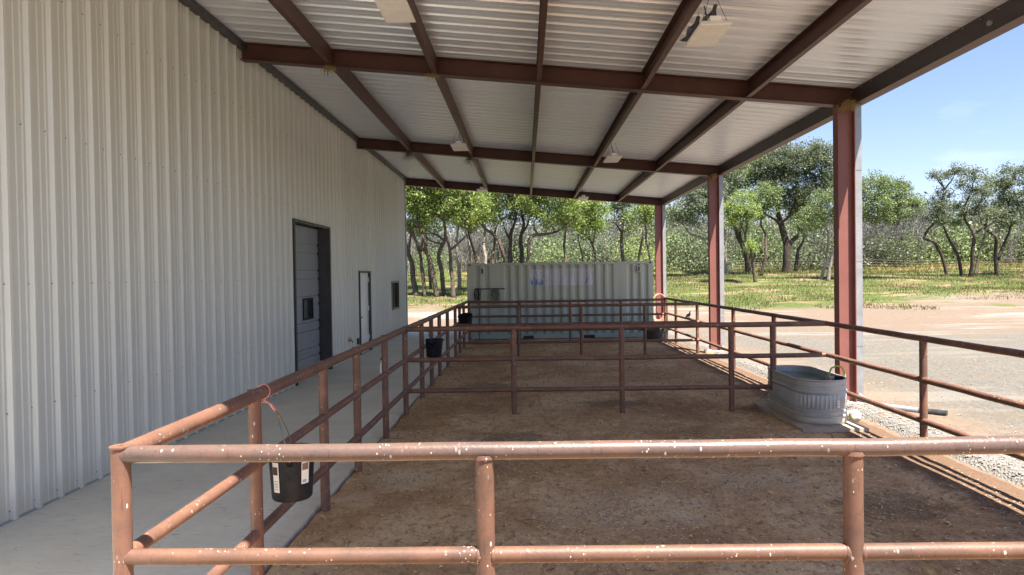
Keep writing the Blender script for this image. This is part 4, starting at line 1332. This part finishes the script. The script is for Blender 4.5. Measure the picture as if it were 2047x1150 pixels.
# ------------------------------------------------------------------ trees
def resample(pts, rs, step=.35):
    out, ro = [pts[0]], [rs[0]]
    for (a, b, ra, rb_) in zip(pts, pts[1:], rs, rs[1:]):
        n_ = max(1, int((b - a).length / step))
        for i in range(1, n_ + 1):
            out.append(a.lerp(b, i / n_)); ro.append(ra + (rb_ - ra) * i / n_)
    return out, ro
def smooth_path(pts):
    if len(pts) < 3: return pts
    out = []
    for i in range(len(pts) - 1):
        p0 = pts[max(i - 1, 0)]; p1 = pts[i]; p2 = pts[i + 1]; p3 = pts[min(i + 2, len(pts) - 1)]
        for k in range(4):
            t_ = k / 4
            out.append(0.5 * ((2 * p1) + (-p0 + p2) * t_ + (2 * p0 - 5 * p1 + 4 * p2 - p3) * t_ ** 2 + (-p0 + 3 * p1 - 3 * p2 + p3) * t_ ** 3))
    out.append(pts[-1])
    return out
def tree(label, Y, stems, crowns, leaf='leaf_mid', bark='bark', dens=1.0, lsize=.12, clump=.42, name='oak_tree', cat='tree', group=None, base=None):
    """stems: [(width in photo px at foot, [(px, py), ...])]; first stem starts at the ground. crowns: [(px, py, rx, ry)]"""
    mpx = Y / FPX
    f = stems[0][1][0]
    root_p = at(f[0], f[1], Y)
    root_p.z = gz(root_p.x, root_p.y)
    root = empty(name, root_p)
    g = MB()
    nodes = []; nrad = []
    for si, (wpx, path) in enumerate(stems):
        pts = []
        for i, (px, py) in enumerate(path):
            p = at(px, py, Y)
            if si == 0 and i == 0: p = root_p.copy(); p.z -= .12
            else: p.y += 0 if i == 0 else random.uniform(-.5, .5) * min(1, i * .5) + (random.uniform(-.9, .9) if si and i == len(path) - 1 else 0)
            pts.append(p - root_p)
        if si and nodes:   # start the limb on the nearest point of the existing wood
            k = min(range(len(nodes)), key=lambda q: (nodes[q] - pts[0]).length)
            if (nodes[k] - pts[0]).length < 1.2: pts[0] = nodes[k].copy()
        pts = smooth_path(pts)
        r0 = wpx * mpx * .5
        n_ = len(pts)
        rs = [r0 * (1 - (.66 if si == 0 else .88) * (i / (n_ - 1)) ** .9) for i in range(n_)]
        if si == 0: rs[0] *= 1.35
        pts, rs = resample(pts, rs, .3)
        pts = [p + Vector((noise.noise(p * 1.1 + root_p), noise.noise(p * 1.1 + root_p + Vector((9, 0, 0))), 0)) * .10 * min(1, i * .25) for i, p in enumerate(pts)]
        g.tube(pts, rs, 9)
        s = int(len(pts) * (.45 if si == 0 else .15))
        nodes += pts[s:]; nrad += rs[s:]
    # clump centres
    cents, cr_ = [], []
    for (cx, cy, rx, ry) in crowns:
        c = at(cx, cy, Y) - root_p
        ax, az = rx * mpx, ry * mpx
        ay = max(ax * .9, .8)
        vol = ax * ay * az
        n_ = max(6, int(dens * 13 * (ax * az) ** .8 * 1.25))
        for i in range(n_):
            v = Vector((random.gauss(0, 1), random.gauss(0, 1), random.gauss(0, 1))).normalized() * random.uniform(.05, 1) ** .42
            cents.append(c + Vector((v.x * ax, v.y * ay, v.z * az)))
    nb0 = len(nodes)
    parent = [-1] * nb0
    order = sorted(range(len(cents)), key=lambda q: min((nodes[k] - cents[q]).length for k in range(0, nb0, 3)))
    arr = [np.array(n_) for n_ in nodes]
    links = []
    for q in order:
        c = np.array(cents[q])
        A = np.array(arr)
        dd = np.linalg.norm(A - c, axis=1)
        k = int(np.argmin(dd))
        arr.append(c); nodes.append(cents[q]); parent.append(k); links.append(len(nodes) - 1)
    cnt = [1] * len(nodes)
    for i in range(len(nodes) - 1, nb0 - 1, -1):
        if parent[i] >= 0: cnt[parent[i]] += cnt[i]
    for i in links:
        a, b = nodes[parent[i]], nodes[i]
        L_ = (b - a).length
        if L_ < .05: continue
        mid = a.lerp(b, .5) + Vector((random.uniform(-1, 1), random.uniform(-1, 1), random.uniform(-.3, 1))) * L_ * .14
        rb_ = min(.16, .011 * math.sqrt(cnt[i]) + .006)
        ra = rb_ * 1.25
        g.tube([a, mid, b], [ra, (ra + rb_) / 2, rb_ * .8], 5, cap=False)
    tag(root, label, cat, group)
    g.build('trunk', M[bark], root, 180)
    # leaves
    C = []
    for c in cents:
        n_ = int(rng.uniform(50, 120))
        q = np.clip(rng.normal(size=(n_, 3)), -1.7, 1.7) * (clump * .82 * rng.uniform(.6, 1.15)) * np.array([1, 1, .62])
        C.append(q + np.array(c))
        for _ in range(3):
            dv_ = rng.normal(size=3); dv_ /= np.linalg.norm(dv_)
            tt = rng.uniform(.2, 1, 12)[:, None]
            C.append(np.array(c) + dv_ * tt * clump * 1.3 + rng.normal(size=(12, 3)) * .07)
    C = np.concatenate(C)
    link('crown', quads_mesh('crown', leaves(C, lsize), M[leaf]), root)
    return root

LG = 'oaks standing left of and behind the container'
YT = 41
tree('leaning oak half hidden by the barn corner, leftmost trunk', YT, [(13, [(832, 592), (824, 545), (814, 508), (803, 470), (795, 430)]), (6, [(814, 508), (822, 450), (830, 410)])], [(805, 420, 45, 55), (812, 370, 50, 45), (790, 330, 60, 50)], 'leaf_bright', group=LG)
tree('slim leaning oak second from the barn corner', YT - .5, [(9, [(850, 593), (843, 545), (836, 508), (828, 478), (812, 455)]), (6, [(836, 508), (846, 470), (838, 435)])], [(826, 425, 40, 42), (832, 380, 46, 42), (830, 330, 60, 50)], 'leaf_bright', group=LG)
tree('oak with forked leaning trunk, third from the barn corner', YT - 1, [(11, [(873, 596), (864, 540), (852, 507), (836, 491), (824, 466), (812, 452)]), (7, [(852, 507), (850, 478), (838, 460), (828, 440)])], [(845, 415, 38, 40), (860, 378, 44, 40), (850, 330, 60, 50)], 'leaf_bright', group=LG)
tree('crooked oak with a kinked limb to the left, fourth from the barn corner', YT, [(10, [(889, 590), (882, 542), (879, 503), (887, 483), (889, 455), (884, 440), (873, 428)]), (6, [(886, 482), (873, 470), (862, 466), (857, 452)]), (5, [(880, 495), (866, 484), (848, 472), (838, 465)])], [(872, 412, 38, 38), (893, 390, 44, 40), (880, 335, 60, 50)], 'leaf_bright', group=LG)
tree('oak with a long bare limb reaching right, just left of the container', YT - 1.2, [(10, [(907, 597), (902, 545), (897, 500), (892, 480), (889, 445)]), (6, [(898, 500), (912, 490), (924, 478), (930, 472), (943, 468), (950, 455)])], [(918, 412, 46, 38), (948, 420, 36, 34), (925, 375, 50, 36), (920, 330, 60, 50)], 'leaf_bright', group=LG)
tree('straight grey oak standing further back left of the container', 50, [(9, [(919, 570), (917, 525), (912, 490), (916, 455), (915, 420)])], [(915, 425, 38, 36), (905, 390, 45, 36)], 'leaf_mid', 'bark_pale', group=LG)
tree('thin oak seen between the leaning trunks', 52, [(7, [(861, 570), (859, 535), (855, 500), (850, 460)])], [(850, 440, 40, 34), (860, 400, 45, 36)], 'leaf_mid', group=LG)
tree('pale leaning trunk over the container left corner', 47, [(8, [(946, 575), (943, 526), (937, 488), (930, 455)])], [(930, 425, 42, 34), (945, 395, 45, 34)], 'leaf_mid', 'bark_pale', group=LG)
tree('dark leaning oak over the container left corner', 48, [(7, [(956, 575), (953, 526), (945, 495), (939, 470), (935, 440)])], [(940, 432, 40, 30)], 'leaf_bright', group=LG)
tree('pale barked dead-looking trunk behind the container left part', 49, [(9, [(971, 575), (970, 526), (967, 490), (969, 462), (966, 430)])], [(966, 425, 35, 30)], 'leaf_mid', 'bark_pale', group=LG)
tree('oak with a sharp fork behind the container vent', 50, [(7, [(983, 575), (985, 524), (988, 485), (990, 458), (1000, 440)])], [(985, 425, 40, 32), (1000, 395, 40, 30)], 'leaf_mid', group=LG)
tree('oak arching to the left above the container', 43, [(11, [(1020, 590), (1012, 526), (1000, 490), (984, 468), (968, 455), (955, 440)])], [(965, 425, 42, 30), (985, 400, 46, 34), (975, 350, 60, 45)], 'leaf_bright', group=LG)
tree('stout dark oak above the container left of its sign', 44, [(11, [(1021, 590), (1022, 524), (1019, 480), (1030, 445), (1034, 415)]), (6, [(1019, 480), (1010, 462), (1006, 445)])], [(1020, 405, 42, 40), (1040, 385, 40, 36), (1020, 345, 60, 45)], 'leaf_dark', 'bark_dark', group=LG)
tree('oak with a forked top above the container sign', 44, [(12, [(1044, 590), (1043, 524), (1042, 478), (1046, 448), (1044, 420)]), (6, [(1043, 470), (1055, 448), (1060, 430)])], [(1052, 412, 40, 36), (1065, 385, 46, 36), (1060, 345, 60, 45)], 'leaf_bright', 'bark_dark', group=LG)
tree('oak with a long limb sweeping right over the container', 43, [(9, [(1052, 590), (1055, 524), (1060, 480), (1070, 470), (1090, 468), (1115, 461), (1133, 448), (1148, 432)]), (6, [(1060, 485), (1068, 450), (1075, 425)])], [(1095, 430, 44, 30), (1132, 425, 42, 32), (1090, 400, 50, 30), (1140, 395, 50, 30), (1110, 350, 80, 45)], 'leaf_bright', group=LG)
tree('straight dark trunk behind the middle of the container', 55, [(8, [(1131, 565), (1131, 523), (1128, 485), (1131, 450), (1130, 420)])], [(1130, 420, 36, 34)], 'leaf_dark', group=LG)
tree('slender oak leaning left behind the container', 46, [(5, [(1168, 580), (1165, 523), (1158, 485), (1158, 450)])], [(1158, 432, 32, 30), (1165, 405, 40, 30)], 'leaf_bright', group=LG)
tree('oak curving left with a pale patch on its trunk', 45, [(6, [(1196, 585), (1192, 523), (1184, 490), (1174, 472), (1161, 466), (1156, 455)]), (4, [(1184, 490), (1190, 460), (1195, 440)])], [(1180, 450, 34, 28), (1195, 425, 34, 30), (1180, 400, 40, 30)], 'leaf_bright', group=LG)
tree('leafy topped oak behind the right part of the container', 48, [(9, [(1247, 575), (1245, 521), (1242, 482), (1243, 455), (1250, 430), (1236, 408)]), (5, [(1243, 465), (1232, 448), (1222, 446)])], [(1246, 430, 26, 30), (1240, 405, 30, 26), (1255, 385, 34, 26)], 'leaf_dark', group=LG)
tree('slender oak leaning right behind the container right corner', 46, [(7, [(1273, 580), (1277, 520), (1284, 470), (1288, 445), (1290, 420)])], [(1284, 430, 28, 28), (1290, 410, 32, 28)], 'leaf_bright', group=LG)
tree('slender oak leaning left next to the last column', 47, [(6, [(1300, 580), (1298, 520), (1292, 475), (1288, 450), (1283, 430)])], [(1296, 420, 28, 24)], 'leaf_mid', group=LG)

RG = 'oaks on the grass right of the shelter'
tree('pale trunked oak with a long low limb to the left, beside the second column', 60, [(11, [(1454, 545), (1447, 505), (1449, 475), (1444, 455), (1440, 420), (1420, 395)]), (8, [(1446, 495), (1418, 478), (1396, 472), (1380, 465), (1366, 449), (1352, 440)]), (7, [(1446, 470), (1425, 440), (1395, 405), (1375, 395)])], [(1385, 415, 50, 34), (1355, 425, 34, 22), (1430, 395, 46, 40), (1400, 385, 50, 32), (1450, 340, 46, 40)], 'leaf_grey', 'bark_pale', lsize=.16, clump=.5, group=RG)
tree('thick dark oak behind the bright young tree', 63, [(13, [(1496, 541), (1490, 505), (1480, 475), (1466, 450), (1455, 420)]), (8, [(1484, 485), (1482, 455), (1492, 420)])], [(1480, 345, 50, 40), (1462, 380, 40, 34), (1505, 330, 46, 38)], 'leaf_mid', 'bark_dark', lsize=.16, clump=.5, group=RG)
tree('bright green young tree with vines on its trunk', 50, [(7, [(1510, 560), (1504, 528), (1497, 500), (1493, 475), (1494, 450), (1490, 420)]), (4, [(1494, 470), (1480, 445), (1470, 425)])], [(1482, 412, 34, 26), (1470, 432, 26, 22), (1492, 436, 26, 26), (1498, 492, 7, 14)], 'leaf_bright', dens=1.25, lsize=.12, clump=.34, name='young_tree', group=RG)
tree('crooked slim oak between the young tree and the great oak', 58, [(7, [(1520, 549), (1530, 508), (1531, 468), (1523, 448), (1521, 425), (1528, 405)])], [(1530, 395, 36, 30), (1520, 420, 26, 16)], 'leaf_mid', lsize=.15, group=RG)
tree('great spreading oak with dark forked trunk, tallest tree in the yard', 62, [(17, [(1571, 547), (1572, 500), (1568, 460), (1559, 430), (1552, 395), (1545, 360)]), (10, [(1574, 495), (1588, 478), (1599, 465), (1590, 450), (1598, 425), (1615, 400), (1630, 370)]), (8, [(1564, 452), (1548, 440), (1534, 432), (1520, 420)]), (7, [(1562, 450), (1578, 432), (1592, 390), (1600, 340)])],
     [(1600, 330, 62, 48), (1560, 320, 40, 40), (1645, 340, 48, 42), (1555, 370, 40, 30), (1610, 395, 54, 28), (1540, 340, 34, 30), (1668, 375, 34, 34), (1625, 310, 40, 26)], 'leaf_dark', 'bark_dark', lsize=.16, clump=.52, dens=1.05, group=RG)
tree('second stem oak close behind the great oak', 66, [(8, [(1590, 545), (1594, 505), (1602, 480), (1606, 450)])], [(1600, 430, 36, 26), (1570, 400, 40, 24)], 'leaf_mid', lsize=.16, group=RG)
tree('pale leaning oak just left of the nearest column', 52, [(7, [(1641, 557), (1648, 525), (1655, 503), (1656, 470), (1652, 440)]), (6, [(1650, 505), (1634, 490), (1617, 482), (1606, 480)])], [(1640, 435, 40, 26), (1610, 455, 32, 18), (1650, 410, 42, 26)], 'leaf_mid', 'bark_pale', group=RG)
tree('pale oak partly hidden behind the nearest column', 51, [(7, [(1655, 560), (1661, 525), (1669, 494), (1674, 465), (1690, 440)]), (6, [(1669, 494), (1700, 490), (1735, 476), (1770, 463), (1790, 450)])], [(1695, 400, 44, 40), (1740, 380, 46, 36), (1740, 420, 52, 26), (1790, 400, 44, 30), (1825, 415, 28, 20), (1775, 430, 44, 16), (1780, 375, 34, 22)], 'leaf_mid', 'bark_pale', dens=1.15, lsize=.13, group=RG)
RS = 'slender oaks in the group at the far right'
tree('s-curved slender oak, leftmost of the far right group', 58, [(7, [(1894, 556), (1889, 525), (1878, 498), (1862, 484), (1851, 476), (1860, 458), (1868, 442), (1876, 410), (1886, 380), (1880, 355)]), (4, [(1886, 378), (1900, 360), (1912, 345)]), (4, [(1884, 372), (1874, 360), (1866, 352)])], [(1905, 345, 18, 12), (1880, 352, 18, 12), (1890, 390, 20, 14), (1872, 415, 26, 18), (1890, 435, 26, 16), (1868, 440, 20, 12)], 'leaf_dark', 'bark_dark', lsize=.14, clump=.4, dens=.5, group=RS)
tree('slender oak leaning left, second of the far right group', 59, [(7, [(1922, 553), (1914, 512), (1898, 474), (1886, 452), (1884, 430)])], [(1892, 425, 28, 18), (1905, 440, 22, 14)], 'leaf_mid', 'bark_dark', lsize=.14, clump=.4, dens=.5, group=RS)
tree('oak with right leaning branch, third of the far right group', 58, [(8, [(1940, 554), (1942, 495), (1941, 468), (1931, 440), (1927, 410), (1940, 380)]), (6, [(1942, 485), (1962, 458), (1985, 443), (1995, 425)])], [(1945, 370, 26, 28), (1935, 405, 24, 26), (1960, 390, 26, 30), (1950, 345, 22, 14), (1975, 430, 30, 18)], 'leaf_dark', 'bark_dark', lsize=.14, clump=.42, dens=.6, group=RS)
tree('leaning brown trunk crossing in the far right group', 60, [(6, [(1948, 551), (1960, 505), (1970, 470), (1978, 440)])], [(1980, 415, 26, 24), (1985, 375, 26, 24)], 'leaf_mid', lsize=.14, clump=.42, dens=.5, group=RS)
tree('forked oak at the right picture edge', 60, [(9, [(1994, 550), (1990, 505), (1983, 475), (1976, 455), (1970, 430)]), (7, [(1994, 520), (2012, 478), (2022, 440), (2024, 410)])], [(2000, 360, 30, 26), (2020, 385, 32, 30), (2035, 350, 30, 24), (2045, 410, 34, 34), (1998, 420, 28, 20), (2015, 445, 26, 14), (2070, 370, 40, 40)], 'leaf_dark', 'bark_dark', lsize=.15, clump=.45, dens=.65, group=RS)

# ------------------------------------------------------------------ brush and shrubs behind
def bush_points(n_, rx, ry, rz_, nclump=16, cl=.34):
    C = []
    per = n_ // nclump
    for i in range(nclump):
        v = rng.normal(size=3); v /= np.linalg.norm(v); v[2] = abs(v[2])
        v *= rng.uniform(.35, 1) ** .5
        q = np.clip(rng.normal(size=(per, 3)), -1.6, 1.6) * cl * rng.uniform(.7, 1.2) + np.array([v[0], v[1], v[2] * .85 + .12])
        C.append(q)
    C = np.concatenate(C); C[:, 2] = np.abs(C[:, 2])
    return C * np.array([rx, ry, rz_])
def twig_mesh(n_, R, H, m, name):
    """bare upright twiggy growth"""
    g = MB()
    for i in range(n_):
        a = random.uniform(0, 6.28); r_ = random.uniform(0, .35) * R
        p = Vector((r_ * math.cos(a), r_ * math.sin(a), 0))
        out = Vector((math.cos(a), math.sin(a), 0)) * random.uniform(.1, .6)
        h = H * random.uniform(.5, 1)
        pts = [p]
        for k in range(1, 5):
            pts.append(p + out * R * (k / 4) ** 1.3 + Vector((random.uniform(-.1, .1) * R, random.uniform(-.1, .1) * R, h * k / 4)))
        g.tube(pts, [.045, .035, .025, .016, .008], 4, cap=False)
        for k in range(9):
            b = pts[random.randint(1, 4)]
            e = b + Vector((random.uniform(-.4, .4) * R, random.uniform(-.4, .4) * R, random.uniform(.0, .35) * H))
            g.tube([b, b.lerp(e, .5) + Vector((0, 0, .1)), e], [.014, .010, .005], 3, cap=False)
            for _ in range(3):
                b2 = b.lerp(e, random.uniform(.3, 1)); e2 = b2 + Vector((random.uniform(-.2, .2) * R, random.uniform(-.2, .2) * R, random.uniform(.0, .2) * H))
                g.tube([b2, e2], [.008, .004], 3, cap=False)
    return g.mesh(name, m)
bush_me = [quads_mesh('foliage', leaves(bush_points(3200, 1, 1, 1), .075, .6, 1.2), M['leaf_brush']) for _ in range(3)]
twigs_me = [twig_mesh(9, 1.6, 4.2, M['twig'], 'branches') for _ in range(2)]
SH = [(870, 78, 2.6, 2.4, 'leaf_mid', 'round green bush on the grass behind the leaning oaks'),
      (885, 62, .9, .9, 'leaf_bright', 'small vivid green bush between the leaning trunks'),
      (1100, 70, 3.2, 3.6, 'leaf_mid', 'mid green bush behind the container left of the straight trunk'),
      (1160, 74, 3.2, 3.4, 'leaf_dark', 'dark bush behind the middle of the container'),
      (1215, 72, 3.4, 3.8, 'leaf_dark', 'dense dark green bush behind the curving oak'),
      (1268, 74, 3.0, 3.4, 'leaf_bright', 'yellow green bush behind the container right corner'),
      (1340, 78, 3.2, 4.4, 'leaf_mid', 'green bush seen between the last two columns, left one'),
      (1380, 76, 3.4, 3.8, 'leaf_dark', 'dark rounded thicket under the long low limb'),
      (1425, 80, 2.8, 4.6, 'leaf_dark', 'dark bush behind the pale trunked oak'),
      (1525, 80, 3.4, 5.0, 'leaf_mid', 'tall bush behind the crooked slim oak'),
      (1620, 78, 4.0, 4.0, 'leaf_dark', 'broad dark bush behind the pale leaning oak'),
      (1740, 84, 4.2, 3.6, 'leaf_brush', 'grey green bush right of the nearest column by the wire fence'),
      (1795, 86, 3.8, 3.4, 'leaf_mid', 'round green bush beyond the wire fence'),
      (1930, 88, 4.6, 5.6, 'leaf_mid', 'large green bush behind the far right oak group'),
      (2035, 86, 4.6, 5.0, 'leaf_mid', 'green bush at the right picture edge beyond the wire fence')]
for i, (px, Y, rx, h, lf, lab) in enumerate(SH):
    p = at(px, 540, Y); p.z = gz(p.x, Y)
    r = empty('shrub', p, random.uniform(0, 6.28))
    o = link('foliage', bush_me[i % 3], r)
    o.scale = (rx, rx, h)
    o.material_slots[0].link = 'OBJECT'; o.material_slots[0].material = M[lf]
    g = MB()
    for q in range(5):
        a = q * 1.26; g.tube([(0, 0, -.1), (.25 * rx * math.cos(a), .25 * rx * math.sin(a), h * .35), (.5 * rx * math.cos(a), .5 * rx * math.sin(a), h * .7)], [.09, .06, .03], 6)
    g.build('stems', M['bark'], r, 180)
    tag(r, lab, 'bush', 'bushes along the edge of the brush')
# the far thicket as one mass: leafy and bare growth joined
V = []
for i in range(420):
    x = random.uniform(-75, 125); y = random.uniform(92, 128)
    rx = random.uniform(2.2, 4.2); h = random.uniform(3.2, 7.0) + (y - 92) * .07
    C = bush_points(1500, rx, rx, h, 14)
    C += np.array([x, y, gz(x, y)])
    V.append(leaves(C, .32, .7, 1.4))
bo = link('brush_woodland', quads_mesh('brush_woodland', np.concatenate(V), M['leaf_brush']))
tag(bo, 'far mixed brush closing the view behind the meadow', None, None, 'stuff')
def twig_mass(nm, spots, mat):
    vs, fs = [], []
    for (x, y, s) in spots:
        me = random.choice(twigs_me)
        co = np.empty(len(me.vertices) * 3, dtype=np.float32); me.vertices.foreach_get('co', co); co = co.reshape(-1, 3) * s
        a = random.uniform(0, 6.28)
        R_ = np.array([[math.cos(a), -math.sin(a), 0], [math.sin(a), math.cos(a), 0], [0, 0, 1]])
        co = co @ R_.T + np.array([x, y, gz(x, y)])
        idx = np.empty(len(me.loops), dtype=np.int32); me.loops.foreach_get('vertex_index', idx)
        vs.append(co[idx].reshape(-1, 4, 3))
    o = link(nm, quads_mesh(nm, np.concatenate(vs), mat))
    return o
sp = []
for px in list(range(800, 1360, 22)) + list(range(1330, 1480, 20)) + list(range(1500, 2100, 20)):
    Y = random.uniform(80, 98); p = at(px + random.uniform(-9, 9), 540, Y)
    sp.append((p.x, Y, random.uniform(.9, 1.9)))
tag(twig_mass('bare_brush', sp, M['twig']), 'grey leafless brush tangled along the thicket edge', None, None, 'stuff')

# wire fence beyond the grass at the right
wf = empty('wire_fence', (33, 75, 0))
tag(wf, 'thin wire fence on steel posts across the meadow edge', 'fence')
tops = []
k = 0
x = -22.0
while x < 62:
    z = gz(x, 75)
    wood = abs(x - 47.5) < 2.2
    g = MB()
    if 45.4 < x < 49.4: g.tube([(0, 0, -.2), (0, 0, 1.35)], .11, 9)
    else: g.box(-.022, .022, -.022, .022, -.2, 1.25)
    o = g.build('fence_post', M['wood'] if 45.4 < x < 49.4 else M['dusty_rubber'], wf); o.location = (x - 33, 0, z)
    tops.append(Vector((x - 33, -.03, z)))
    x += 4.2
for h in (.3, .6, .85, 1.1):
    MB().tube([p + Vector((0, 0, h)) for p in tops], .004, 4, cap=False).build('wire', M['wire'], wf)

# grass blades and meadow flowers
def blades(n_, x0, x1, y0, y1, h0, h1, wdt, mask):
    x = rng.uniform(x0, x1, n_ * 2); y = rng.uniform(y0, y1, n_ * 2)
    k = np.array([mask(a, b) for a, b in zip(x, y)])
    x, y = x[k][:n_], y[k][:n_]
    n2 = len(x)
    z = np.array([gz(a, b) for a, b in zip(x, y)])
    a = rng.uniform(0, 6.28, n2); h = rng.uniform(h0, h1, n2)
    B = np.stack([x, y, z - .01], 1)
    s = np.stack([np.cos(a), np.sin(a), np.zeros(n2)], 1) * wdt
    tip = B + np.stack([rng.normal(0, .35, n2) * h, rng.normal(0, .35, n2) * h, h], 1)
    return np.stack([B - s, B + s, tip], 1)
def gm(x, y):
    if -7 < x < 4.6 and y < 33: return False
    if y < 35.0 + smooth01(x, 3, 18) * 2.5: return noise.noise((x * .3, y * .3, 7)) > .28 and y > 33
    return noise.noise((x * .22, y * .3, 2)) + rng.uniform(-.35, .35) > -.12
tag(link('grass', quads_mesh('grass', np.concatenate([blades(60000, -16, 52, 33, 64, .05, .19, .022, gm), blades(26000, -30, 66, 56, 82, .08, .28, .04, gm)]), M['grass_blade'], 3)), 'patchy green grass on the rising ground', None, None, 'stuff')
tag(link('meadow_flowers', quads_mesh('meadow_flowers', blades(26000, -40, 85, 77, 97, .25, .75, .05, lambda a, b: noise.noise((a * .08, b * .1, 5)) + rng.uniform(-.25, .25) > .05), M['flower'], 3)), 'tall dry grass and yellow wildflowers beyond the wire fence', None, None, 'stuff')
